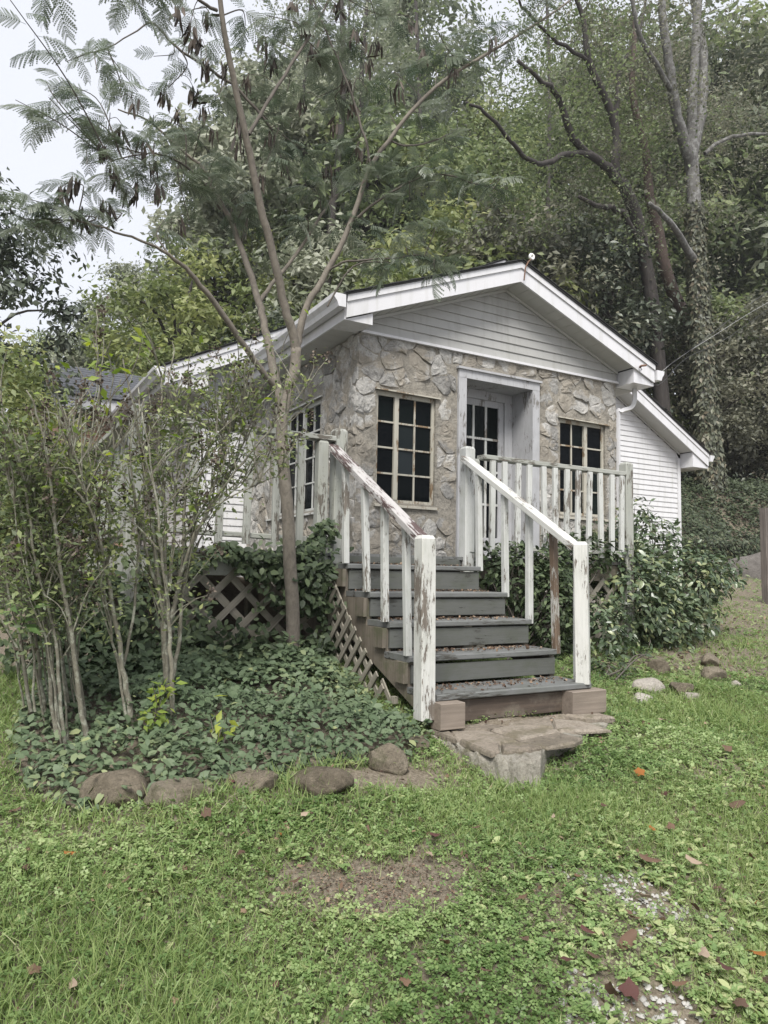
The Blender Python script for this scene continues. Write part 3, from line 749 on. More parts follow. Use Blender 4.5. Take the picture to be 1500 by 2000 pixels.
sub('corner_post', (MR-.05, YM-.035, -.5), (MR+.03, YM+.06, 2.40), M['alu'], mwall)
sub('corner_post', (ML-.035, YM-.035, -.5), (ML+.05, YM+.05, 2.47), M['alu'], mwall)
YMO = 9.30
ml_end, mr_end = 2.0, 12.66
rake(house, -1, MAX_, MAZ, MSL, ml_end, YMO, YM-.018, .26, ML, 20)
rake(house, 1, MAX_, MAZ, MSR, mr_end, YMO, YM-.018, .26, MR, 20)
roof(house, MAX_, MAZ, MSL, ml_end-.03, YMO-.03, 19.2, .245, M['roof_dark'], 14)
roof(house, MAX_, MAZ, MSR, mr_end+.03, YMO-.03, 19.2, .245, M['roof_dark'], 14)
def mz(x): return MAZ-(MSL*(MAX_-x) if x < MAX_ else MSR*(x-MAX_))
eave(ML-.04, ml_end+.01, YMO+.028, 19.0, 2.34, mz(ML)-.004, mz(ml_end)-.004)
eave(MR+.035, mr_end-.01, YMO+.028, 19.0, 2.20, mz(MR)-.004, mz(mr_end)-.004)
gutter(ml_end-.022, -1, YMO-.02, 19.0, 2.43)
gutter(mr_end+.022, 1, YMO-.02, 19.0, 2.34)

# ---- little rear wing with gray shingles
wing = thing('rear_wing', 'small rear wing with gray shingle roof and tan boards behind the tall shrubs', 'outbuilding', (1.8, 13.3, -.4))
WY, WX0, WX1 = 13.3, 1.12, 2.55
mb = MB(); mb.box((WX0, WY, -.5), (WX1, 16.4, 2.72)); mb.prism([(WX0, WY, 2.72), (WX0, 16.4, 2.72), (WX0, 14.85, 3.5)], (.1, 0, 0)); ww = mb.build('wall', M['tan_board'], wing, (1.8, WY, -.5))
siding(ww, -.4, 2.7, .14, lambda z: WX0, lambda z: WX1, lambda u, n, z: (u, WY-n, z), None, M['tan_board'], 'wall_board')
mb = MB(); mb.box((WX0-.2, WY-.32, 2.66), (WX1, WY-.29, 2.86)); mb.build('fascia', M['alu'], wing, (1.8, WY-.3, 2.7))
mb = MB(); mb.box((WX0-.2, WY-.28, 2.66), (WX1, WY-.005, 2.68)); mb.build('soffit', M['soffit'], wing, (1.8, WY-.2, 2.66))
rs = .5; yr = 14.85
mb = MB(); mb.prism([(WX0-.2, WY-.36, 2.86), (WX0-.2, yr, 2.86+rs*(yr-WY+.36)), (WX0-.2, 16.8, 2.86+rs*(yr-WY+.36)-rs*1.95)], (2.3, 0, 0)); rw = mb.build('roof', M['roof_dark'], wing, (1.8, WY, 2.86))
for k in range(12):
    y0, y1 = WY-.37+k*.16, WY-.37+(k+1)*.16+.02
    z0, z1 = 2.865+rs*(y0-WY+.36), 2.865+rs*(y1-WY+.36)
    if y1 > yr+.02: y1 = yr; z1 = 2.865+rs*(yr-WY+.36)
    x = WX0-.21
    while x < WX1+.75:
        wd = rg.uniform(.26, .34)
        q = MB(); dz_ = rg.uniform(0, .004)
        q.prism([(x+.003, y0, z0+.010+dz_), (x+wd-.003, y0, z0+.010+dz_), (x+wd-.003, y1, z1+.002), (x+.003, y1, z1+.002)], (0, 0, .010)); q.build('shingle', M['shingle'], rw, (x, y0, z0)); x += wd
mb = MB(); mb.prism([(WX0-.22, WY-.36, 2.70), (WX0-.22, yr, 2.70+rs*(yr-WY+.36)), (WX0-.22, yr, 2.86+rs*(yr-WY+.36)), (WX0-.22, WY-.36, 2.86)], (.03, 0, 0)); mb.build('rake_fascia', M['alu'], wing, (WX0-.2, WY, 2.7))

# ================================================================== porch deck
YD, ZD = 4.83, .14
DX0, DX1 = .84, 5.42
deck = thing('porch_deck', 'weathered white wooden porch deck with pickets and lattice skirting along the stone room', 'deck', (3.0, 5.5, -.6))
rg2 = np.random.default_rng(21)
x = DX0
while x < DX1-.02:
    board('deck_board', (x+.07, YD-.02, ZD-.013), (x+.07, 6.385 if x > XL-.2 else 9.6, ZD-.013), .136, .026, M['step_paint'], deck, (1, 0, 0), .003); x += .142
rimh = .15
board('rim_board', (DX0, YD+.02, ZD-.03-rimh/2), (2.26, YD+.02, ZD-.03-rimh/2), .04, rimh, M['gray_paint'], deck, (0, 1, 0))
board('rim_board', (2.262, YD+.02, ZD-.03-.035), (3.47, YD+.02, ZD-.03-.035), .04, .07, M['step_paint'], deck, (0, 1, 0))
board('rim_board', (3.472, YD+.02, ZD-.03-rimh/2), (DX1, YD+.02, ZD-.03-rimh/2), .04, rimh, M['old_wood'], deck, (0, 1, 0))
board('rim_board', (DX0+.02, YD+.045, ZD-.03-rimh/2), (DX0+.02, 9.5, ZD-.03-rimh/2), .04, rimh, M['gray_paint'], deck, (1, 0, 0))
board('rim_board', (DX1-.02, YD+.045, ZD-.03-rimh/2), (DX1-.02, 6.38, ZD-.03-rimh/2), .04, rimh, M['old_wood'], deck, (1, 0, 0))
for px_, yy in ((.9, 4.9), (2.2, 4.9), (3.55, 4.9), (5.36, 4.9), (.9, 6.3), (.9, 8.0), (2.2, 6.3), (5.36, 6.2)):
    board('pier', (px_, yy, -.85), (px_, yy, ZD-.2), .1, .1, M['old_wood'], deck)
def capped_post(name, x, y, z0, z1, m, parent, w=.09, lean=(0, 0)):
    h = w/2; c = .006
    ring = [(-h+c, -h), (h-c, -h), (h, -h+c), (h, h-c), (h-c, h), (-h+c, h), (-h, h-c), (-h, -h+c)]
    L = z1-z0; V = [(u, v, 0) for u, v in ring]+[(u, v, L-.02) for u, v in ring]+[(u*.72, v*.72, L) for u, v in ring]
    F = [tuple(range(8))[::-1], tuple(range(16, 24))]+[(r*8+k, r*8+(k+1) % 8, r*8+8+(k+1) % 8, r*8+8+k) for r in (0, 1) for k in range(8)]
    q = Vector((lean[0], lean[1], 1)).to_track_quat('Z', 'Y') if lean != (0, 0) else None
    return add(name, mesh(name, V, F, m), parent, (x, y, z0), q)
zr = 1.0
def railing(p0, p1, z0r, z1r, n, m_r, m_p, skip=(), bottom=True, bz=.0):
    p0 = np.array(p0, float); p1 = np.array(p1, float); d = (p1-p0)/np.linalg.norm(p1-p0); sd_ = (-d[1], d[0], 0)
    board('top_rail', (*p0, z0r-.02), (*p1, z1r-.02), .10, .038, m_r, deck, sd_)
    board('bottom_rail', (*p0, ZD+.085+bz), (*p1, ZD+.085), .075, .036, m_r, deck, sd_)
    for k in range(n):
        if k in skip: continue
        q = p0+(p1-p0)*(k+.6)/n; jj = rg2.normal(0, .012, 4)
        off = np.array(sd_[:2])*(-.045 if True else 0)
        zt = z0r+(z1r-z0r)*(k+.6)/n-.045
        board('picket', (q[0]+off[0]+jj[0], q[1]+off[1], ZD+.03+abs(jj[2])), (q[0]+off[0]+jj[1]*.6, q[1]+off[1], zt), .050, .030, m_p, deck, (d[0], d[1], 0), .003)
capped_post('rail_post', 3.505, YD+.0, -.05, 1.05, M['white_paint'], deck, .095)
capped_post('rail_post', 3.60, YD+.02, -.05, .96, M['gray_paint'], deck, .06)
capped_post('rail_post', 5.36, YD+.0, -.55, 1.09, M['gray_paint'], deck, .095)
railing((3.64, YD), (5.31, YD), zr-.002, .995, 12, M['gray_paint'], M['white_paint'])
capped_post('rail_post', 2.335, YD+.02, -.1, 1.065, M['gray_paint'], deck, .10)
capped_post('rail_post', 2.185, YD-.01, -.1, .96, M['gray_paint'], deck, .08)
capped_post('rail_post', .88, YD+.02, -.8, 1.06, M['gray_paint'], deck, .095)
railing((.93, YD), (2.28, YD), 1.0, 1.0, 7, M['gray_paint'], M['gray_paint'], skip=(6,), bz=.03)
railing((.86, YD+.07), (.86, 9.3), 1.0, 1.0, 27, M['gray_paint'], M['gray_paint'])

def lattice_panel(name, parent, o, u, v, wd, ht, clip=None, spacing=.135, sw=.044, drop=()):
    """crossed slats in the plane o + u*a + v*b; clip(a,b) polygon list keeps the inside"""
    o = np.array(o, float); u = np.array(u, float); v = np.array(v, float); nrm = np.cross(u, v)
    fr = MB()
    poly = clip if clip is not None else [(0, 0), (wd, 0), (wd, ht), (0, ht)]
    P = np.array(poly, float)
    top = P[P[:, 1] > ht*.9] if clip is None else P[-2:]
    fr.box(np.minimum(o, o+u*.04+v*.04+nrm*.03), np.maximum(o, o+u*.04+v*.04+nrm*.03))
    root = fr.build(name, M['lattice'], parent, o)
    for s in (1, -1):
        n = np.array([1, -s])/math.sqrt(2); d = np.array([1, s])/math.sqrt(2)
        for k in range(-40, 60):
            c = k*spacing+.03+(.02 if s < 0 else 0)
            if (s, k) in drop: continue
            pts = []
            for a, b in zip(P, np.roll(P, -1, 0)):
                da, db = a@n-c, b@n-c
                if da*db < 0: pts.append(a+(b-a)*da/(da-db))
            if len(pts) < 2: continue
            pts.sort(key=lambda p: p@d); a, b = pts[0], pts[-1]
            if np.linalg.norm(b-a) < .08: continue
            off = nrm*(.006 if s > 0 else -.006)
            A = o+u*a[0]+v*a[1]+off; B = o+u*b[0]+v*b[1]+off
            sd_ = u*n[0]+v*n[1]
            board('slat', A, B, sw*rg2.uniform(.9, 1.1), .010, M['lattice'], root, sd_, .001)
    return root
lattice_panel('lattice', deck, (1.16, YD+.0, -.80), (1, 0, 0), (0, 0, 1), 1.07, .80, spacing=.15, sw=.05, drop=((-1, 2), (1, 4)))
lattice_panel('lattice', deck, (3.6, YD+.0, -.80), (1, 0, 0), (0, 0, 1), 1.75, .78, spacing=.15, sw=.05)

# ================================================================== porch stairs
stairs = thing('porch_stairs', 'gray painted wooden steps with peeling white rails climbing to the porch deck', 'stairs', (2.85, 3.9, -.8))
TY = [3.40, 3.685, 3.95, 4.21, 4.53]; TZ = [-.67, -.49, -.308, -.13, .059]
SX0, SX1 = 2.28, 3.43
for k in range(5):
    yb = TY[k+1]+.04 if k < 4 else YD-.002
    jx = rg2.normal(0, .008)
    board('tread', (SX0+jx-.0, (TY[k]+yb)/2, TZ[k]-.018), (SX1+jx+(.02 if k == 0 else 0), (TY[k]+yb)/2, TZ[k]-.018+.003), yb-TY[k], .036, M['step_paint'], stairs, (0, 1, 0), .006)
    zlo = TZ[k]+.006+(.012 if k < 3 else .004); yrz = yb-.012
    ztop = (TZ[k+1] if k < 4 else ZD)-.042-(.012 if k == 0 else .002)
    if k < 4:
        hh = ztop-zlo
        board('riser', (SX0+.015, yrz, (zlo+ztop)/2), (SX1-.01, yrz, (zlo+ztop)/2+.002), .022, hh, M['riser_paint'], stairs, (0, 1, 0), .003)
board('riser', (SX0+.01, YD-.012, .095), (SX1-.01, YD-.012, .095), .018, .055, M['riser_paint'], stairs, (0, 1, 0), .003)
board('kick_board', (2.30, 3.455, -.775), (3.40, 3.455, -.775), .035, .125, M['dark_board'], stairs, (0, 1, 0), .004)
# stringers cut from planks (two sides)
for xs_ in (SX0-.005, SX1-.04):
    poly = []
    for k in range(5):
        poly += [(TY[k]+.035, TZ[k]-.04), ((TY[k+1]+.035) if k < 4 else YD-.02, TZ[k]-.04)]
    low = [(YD-.02, TZ[4]-.34), (TY[0]+.035, TZ[0]-.16)]
    q = MB(); pl = [(xs_, a, b) for a, b in poly+low]
    # split into convex pieces per step
    for k in range(5):
        y0 = TY[k]+.035; y1 = (TY[k+1]+.035) if k < 4 else YD-.02
        def lowz(y): return TZ[0]-.19+(y-TY[0]-.035)*(TZ[4]-.34-TZ[0]+.16)/(YD-.02-TY[0]-.035)
        q.prism([(xs_, y0, lowz(y0)), (xs_, y1, lowz(y1)), (xs_, y1, TZ[k]-.04), (xs_, y0, TZ[k]-.04)], (.04, 0, 0))
    q.build('stringer', M['old_wood'], stairs, (xs_, 4.0, -.4))
for k in range(1, 5):
    q = MB(); q.box((SX0-.035, TY[k]+.02, TZ[k]-.16), (SX0-.007, TY[k]+.14, TZ[k]-.037)); q.build('cleat', M['old_wood'], stairs, (SX0, TY[k], TZ[k]))
capped_post('newel_post', 2.215, 3.43, -.80, .214, M['post_paint'], stairs, .092, (-.012, .0))
capped_post('newel_post', 3.415, 3.44, -.675, .224, M['post_paint'], stairs, .088, (-.008, .01))
def handrail(p0, p1, m):
    return board('handrail', p0, p1, .085, .042, m, stairs, (1, 0, 0), .004)
hr0, hr1 = (2.265, 4.83, .93), (2.245, 3.47, .165)
hl0, hl1 = (3.455, 4.80, .945), (3.415, 3.49, .185)
handrail(hr0, hr1, M['worn_rail']); handrail(hl0, hl1, M['post_paint'])
def rail_z(a, b, y): return a[2]+(b[2]-a[2])*(y-a[1])/(b[1]-a[1])
for k in range(1, 5):
    y = TY[k]+.035; zt = rail_z(hr0, hr1, y)-.03; j = rg2.normal(0, .006, 2)
    board('baluster', (SX0-.002+j[0], y, TZ[k]+.002), (2.258+j[1], y+.012, zt), .042, .042, M['white_paint'], stairs)
board('baluster', (SX0+.012, TY[0]+.17, TZ[0]+.002), (2.25, TY[0]+.17, rail_z(hr0, hr1, TY[0]+.17)-.03), .042, .042, M['white_paint'], stairs)
rb = [(960, 1156), (1001, 1208), (1046, 1262), (1099, 1324), (928, 1106)]
for k in range(5):
    y = TY[k]+.05+(.07 if k == 0 else 0); zt = rail_z(hl0, hl1, y)-.03; j = rg2.normal(0, .006, 2)
    mm = M['bare_rail'] if k == 1 else M['white_paint']
    board('baluster', (SX1+.022+j[0], y, TZ[k]-.03), (3.425+.02+j[1]+(.02 if k == 1 else 0), y+(.03 if k == 1 else .006), zt), .044, .044, mm, stairs)
# side lattice under the flight, in the plane x = 2.25
lp = [(.0, .0), (.95, .0), (.95, .70), (.72, .60)]
# local frame: a runs towards the house (y), b up
lattice_panel('lattice', stairs, (2.235, 3.80, -.78), (0, 1, 0), (0, 0, 1), 1.0, .8, clip=[(.02, 0), (1.02, 0), (1.02, .78), (.90, .74)], spacing=.10, sw=.038)
for nm, x0, x1, y0, lab in (('wood_block', 2.252, 2.415, 3.33, 'square pinkish wood block under the left newel post'), ('wood_block', 3.235, 3.52, 3.35, 'long pinkish wood block under the right newel post')):
    zc = -.777; o_ = board(nm, (x0, y0+.045, zc), (x1, y0+.045, zc), .10, .142, M['fresh_wood'], None, (0, 1, 0), .004)
    tag(o_, lab, 'wood block', 'cut wood blocks at the stair foot')
# leaf litter lying on the treads
pos = []
for k in range(5):
    n = [300, 330, 260, 260, 220][k]
    y1 = (TY[k+1] if k < 4 else YD)
    xx = RNG.uniform(SX0+.03, SX1-.02, n); yy = y1-.02-np.abs(RNG.normal(0, .09, n)); yy = np.clip(yy, TY[k]+.03, y1)
    pos.append(np.stack([xx, yy, TZ[k]+.004+RNG.random(n)*.010], 1))
pos = np.vstack(pos); n = len(pos)
Vv, Ff, Tt = scatter(CHIP[0], CHIP[1], pos, np.array([0, 0, 1.])+RNG.normal(0, .45, (n, 3)), rdir(n), RNG.uniform(.006, .022, n))
tag(add('leaf_litter', mesh('leaf_litter', Vv, Ff, M['litter'], False, Tt)), 'dry brown leaf bits lying on the gray steps', 'leaf litter', kind='stuff')

# ================================================================== stone landing
def rock_mesh(name, dims, seed, m, rough=.18, flat=.0, sub_=3, faceted=True):
    r = np.random.default_rng(seed)
    import bmesh
    bm = bmesh.new(); bmesh.ops.create_icosphere(bm, subdivisions=sub_+1, radius=1.0)
    ks = r.normal(0, 1.6, (5, 3)); ph = r.random(5)*6; pl = r.normal(size=(12, 3)); pl /= np.linalg.norm(pl, axis=1)[:, None]; dd = r.uniform(.58, .88, 12)
    for v in bm.verts:
        p = np.array(v.co)
        if faceted:
            for n_, d_ in zip(pl, dd):
                e = p@n_-d_
                if e > 0: p = p-n_*e*.9
        k = 1+rough*sum(math.sin(ks[q]@p*1.3+ph[q]) for q in range(5))/5
        p = p*k*(1+.02*math.sin(17*p[0]+ph[0])*math.sin(19*p[1])*math.sin(15*p[2]+ph[1]))
        if flat and p[2] > 1-flat: p[2] = 1-flat+(p[2]-1+flat)*.2
        v.co = Vector((p[0]*dims[0]/2, p[1]*dims[1]/2, p[2]*dims[2]/2))
    me = bpy.data.meshes.new(name); bm.to_mesh(me); bm.free(); me.materials.append(m)
    me.polygons.foreach_set('use_smooth', np.ones(len(me.polygons), bool)); return me
landing = thing('stone_landing', 'worn landing of flat stones set in broken concrete at the foot of the steps', 'landing', (2.85, 3.1, -.92))
out = [(2.20, 3.42), (3.50, 3.45), (3.46, 3.20), (3.15, 3.10), (2.88, 2.98), (2.66, 2.93), (2.42, 2.72), (2.25, 2.73), (2.19, 3.08)]
O_ = []
for a, b in zip(out, out[1:]+out[:1]):
    m_ = max(2, int(math.dist(a, b)/.035))
    O_ += [(a[0]+(b[0]-a[0])*k/m_, a[1]+(b[1]-a[1])*k/m_) for k in range(m_)]
O_ = np.array(O_); n_ = len(O_); cc_ = np.array([2.85, 3.18])
jag = np.cumsum(rg2.normal(0, .009, n_)); jag -= np.linspace(0, jag[-1], n_); V = []; F = []
for f, z_, am in ((1.03, -1.03, .4), (1.0, -.96, 1.0), (.985, -.905, 1.2), (.96, -.884, 1.0), (.88, -.877, .6), (.6, -.875, .2)):
    R_ = cc_+(O_-cc_)*(f+am*(jag+rg2.normal(0, .006, n_)))[:, None]
    V += [(p[0], p[1], z_+rg2.normal(0, .006)+.006*math.sin(31*p[0])*math.sin(27*p[1])) for p in R_]
V.append((cc_[0], cc_[1], -.875))
for r_ in range(5): F += [(r_*n_+k, (r_+1)*n_+k, (r_+1)*n_+(k+1) % n_, r_*n_+(k+1) % n_) for k in range(n_)]
F += [(5*n_+k, 6*n_, 5*n_+(k+1) % n_) for k in range(n_)]
base = add('concrete_base', mesh('concrete_base', np.array(V)-np.array((2.85, 3.1, -.92)), F, M['concrete']), landing, (2.85, 3.1, -.92))
bd = base.data
# flags: irregular polygons on the base
for P in stones(2.24, 3.48, 2.86, 3.43, [], .30, .20, np.random.default_rng(4)):
    c = P.mean(0)
    if c[1] < 2.89+.10*(c[0]-2.2) or (c[0] > 3.1 and c[1] < 3.13): continue
    Pn = c+(P-c)*.95+rg2.normal(0, .008, P.shape); zt = -.852+rg2.uniform(-.008, .010)
    n_ = len(Pn); tl = rg2.normal(0, .02, 2)
    V = [(p[0], p[1], -.884) for p in Pn]+[(p[0], p[1], zt-.012+(p-c)@tl) for p in Pn]+[(c[0]+(p[0]-c[0])*.9, c[1]+(p[1]-c[1])*.9, zt+(p-c)@tl+rg2.normal(0, .003)) for p in Pn]+[(c[0], c[1], zt)]
    F = [(r*n_+k, r*n_+(k+1) % n_, (r+1)*n_+(k+1) % n_, (r+1)*n_+k) for r in (0, 1) for k in range(n_)]+[(2*n_+k, 2*n_+(k+1) % n_, 3*n_) for k in range(n_)]
    cc = np.array((c[0], c[1], -.88)); add('flagstone', mesh('flagstone', np.array(V)-cc, F, M['flag']), landing, cc)

# ================================================================== rocks edging the bed
def rock(px, py, w, h, depth, seed, m, label, group, rot=0.0, sink=.25, flat=.15, rough=.18, fac=True):
    g = ground_at(px, py+0.0); dist = g@AX_F
    ww, hh = 1.16*w*dist/F_PX, 1.12*h*dist/F_PX
    me = rock_mesh('rock', (ww, depth, hh*(1+sink)), seed, m, rough, flat, faceted=fac)
    o = add('rock', me, None, (g[0], g[1]+depth*.25, g[2]+hh*(.5-sink*1.0)))
    o.rotation_euler = (0, 0, rot-.45); return tag(o, label, 'rock', group)
GE = 'rocks edging the planting bed'; GR = 'loose rocks beside the right shrub'
rock(228, 1572, 108, 66, .22, 1, M['rock'], 'rounded rock at the left end of the row edging the ivy bed', GE, .1)
rock(358, 1568, 142, 44, .20, 2, M['rock'], 'long flat layered rock, second from the left in the bed edging', GE, .05, flat=.35)
rock(505, 1552, 96, 48, .20, 3, M['rock'], 'half buried slanted rock between the flat slab and the long smooth stone', GE, -.1)
rock(630, 1554, 118, 52, .22, 4, M['rock'], 'smooth long loaf shaped stone in front of the ivy bed', GE, .1, fac=True, rough=.25)
rock(760, 1508, 82, 54, .20, 5, M['rock'], 'rounded smooth stone nearest to the stone landing', GE, .2, fac=True, rough=.25)
rock(822, 1468, 60, 26, .15, 6, M['rock'], 'small dark rock half hidden by ivy beside the landing', GE, .3)
for q_, (px, py, w, h, dp, m_, lab) in enumerate([
    (1296, 1320, 44, 34, .16, 'rock', 'small pointed brown rock standing under the right shrub'),
    (1274, 1354, 66, 34, .20, 'rock_pale', 'pale flat topped rock in front of the pointed brown one'),
    (1260, 1374, 46, 20, .15, 'rock_pale', 'small low whitish rock lying foremost in the grass right of the steps'),
    (1342, 1356, 50, 28, .18, 'rock', 'brown angular rock right of the pale flat topped one'),
    (1358, 1368, 44, 16, .14, 'rock_pale', 'low pale rock leaning against the brown angular rock'),
    (1404, 1330, 54, 30, .20, 'rock', 'gray brown rock at the right end of the loose rocks'),
    (1392, 1300, 60, 26, .20, 'rock', 'flat slanting slab behind the loose rocks under the shrub tips'),
    (1442, 1344, 26, 16, .09, 'rock_pale', 'small pinkish stone alone in the grass at the right')]):
    rock(px, py, w, h, dp, 20+q_, M[m_], lab, GR, .2*q_)

# ================================================================== planting bed and ivy
def in_poly(x, y, P):
    ins = np.zeros(len(x), bool); n = len(P)
    for k in range(n):
        (x0, y0), (x1, y1) = P[k], P[(k+1) % n]
        c = ((y0 > y) != (y1 > y)) & (x < (x1-x0)*(y-y0)/(y1-y0+1e-12)+x0); ins ^= c
    return ins
BED = [(.22, 3.35), (.40, 3.06), (.8, 3.02), (1.2, 3.04), (1.6, 3.08), (1.95, 3.12), (2.16, 3.30), (2.17, 4.78), (.85, 4.80), (.45, 4.8), (.28, 4.2), (.20, 3.8)]
def bed_h(x, y):
    """surface of the ivy mound"""
    e = np.clip(np.minimum.reduce([(x-.1)*2.5, (y-3.0)*2.2, (2.25-x)*3+.15]), 0, 1)
    back = smooth(4.05, 4.8, y)
    mound = .09+.06*np.sin(6*x+3*y)*np.sin(5*y-2*x)+.04*np.sin(13*x)*np.sin(11*y)
    return ground_h(x, y)+e*mound+back*(.02+.05*np.sin(4*x+1)+.22*smooth(1.1, 0.4, x))
NI = 15000
x = RNG.uniform(-.3, 2.25, NI); y = RNG.uniform(2.98, 4.8, NI); k = in_poly(x, y, BED); x, y = x[k], y[k]; n = len(x)
z = bed_h(x, y)-np.abs(RNG.normal(0, .03, n))+.015+RNG.exponential(.018, n)+.035*np.sin(31*x+5*y)*np.sin(27*y-9*x)
nr = np.stack([RNG.normal(0, .5, n)-.1, RNG.normal(0, .5, n)-.35, np.ones(n)], 1)
patch = .5+.3*np.sin(3*x+2*y)+.2*np.sin(7*y-4*x)
V1 = scatter(*LEAF_BROAD, np.stack([x, y, z], 1), nr, rdir(n), RNG.uniform(.018, .058, n)*(1+.4*smooth(3.9, 4.6, y)), np.clip(.25+.45*patch*RNG.random(n)+.25*RNG.random(n)+(RNG.random(n) > .985)*.5, 0, 1)**1.3)
tag(add('ivy_bed', mesh('ivy_bed', V1[0], V1[1], M['ivy_low'], False, V1[2])), 'dark green ground cover filling the bed left of the steps', 'ground cover', kind='stuff')
# honeysuckle climbing the front lattice: ragged curtain, thicker at the foot and along the rim
parts = []
def curtain(n, xf, zf, yf, size, mode):
    x = xf(n); z = zf(n, x); y = yf(n, x, z)
    nr = np.stack([RNG.normal(0, .45, n)-.15, -np.ones(n)*.75+RNG.normal(0, .3, n), RNG.normal(.55, .35, n)], 1)
    hd = np.stack([RNG.normal(0, .8, n), RNG.normal(-.2, .3, n), RNG.normal(-.5, .5, n)], 1)
    parts.append(scatter(*LEAF_BROAD, np.stack([x, y, z], 1), nr, hd, RNG.uniform(*size, n), np.clip(RNG.random(n)**1.4*.85, 0, 1)))
topz = lambda x: .12+.05*np.sin(9*x)+.04*np.sin(17*x+2)+.18*smooth(1.75, 2.2, x)
# foot
curtain(3700, lambda n: RNG.uniform(.8, 2.26, n), lambda n, x: -.80+np.abs(RNG.normal(0, 1, n))*(.13+.06*np.sin(6*x)+.05*np.sin(15*x+1)+.09*smooth(1.3, .8, x)), lambda n, x, z: 4.80-np.abs(RNG.normal(.05, .07, n))-.22*np.clip(-z-.35, 0, 1), (.04, .075), 0)
# rim fringe
curtain(1150, lambda n: RNG.uniform(1.0, 2.27, n), lambda n, x: topz(x)-np.abs(RNG.normal(0, 1, n))*(.06+.04*np.sin(7*x+2)+.07*smooth(1.7, 2.2, x)), lambda n, x, z: 4.80-np.abs(RNG.normal(.03, .06, n)), (.035, .07), 0)
# clump right by the tree and stray patches
for cx, cz, sx_, sz_, nn in ((2.05, -.12, .16, .10, 420), (1.95, .06, .13, .09, 260), (1.25, -.45, .12, .08, 110), (1.62, -.48, .12, .08, 140), (2.18, -.60, .08, .14, 160), (.95, -.30, .08, .2, 160), (.75, -.45, .12, .2, 300), (.55, -.35, .16, .25, 420), (.35, -.55, .14, .16, 260), (.45, .0, .16, .22, 200)):
    curtain(nn, lambda n: RNG.normal(cx, sx_, n), lambda n, x: RNG.normal(cz, sz_, n), lambda n, x, z: 4.74-np.abs(RNG.normal(.02, .07, n)), (.04, .075), 0)
V_, F_, T_ = join(parts)
vine = tag(add('honeysuckle_vine', mesh('honeysuckle_vine', V_, F_, M['ivy'], False, T_)), 'dark green vine climbing over the lattice skirting of the deck', 'vine', kind='stuff')

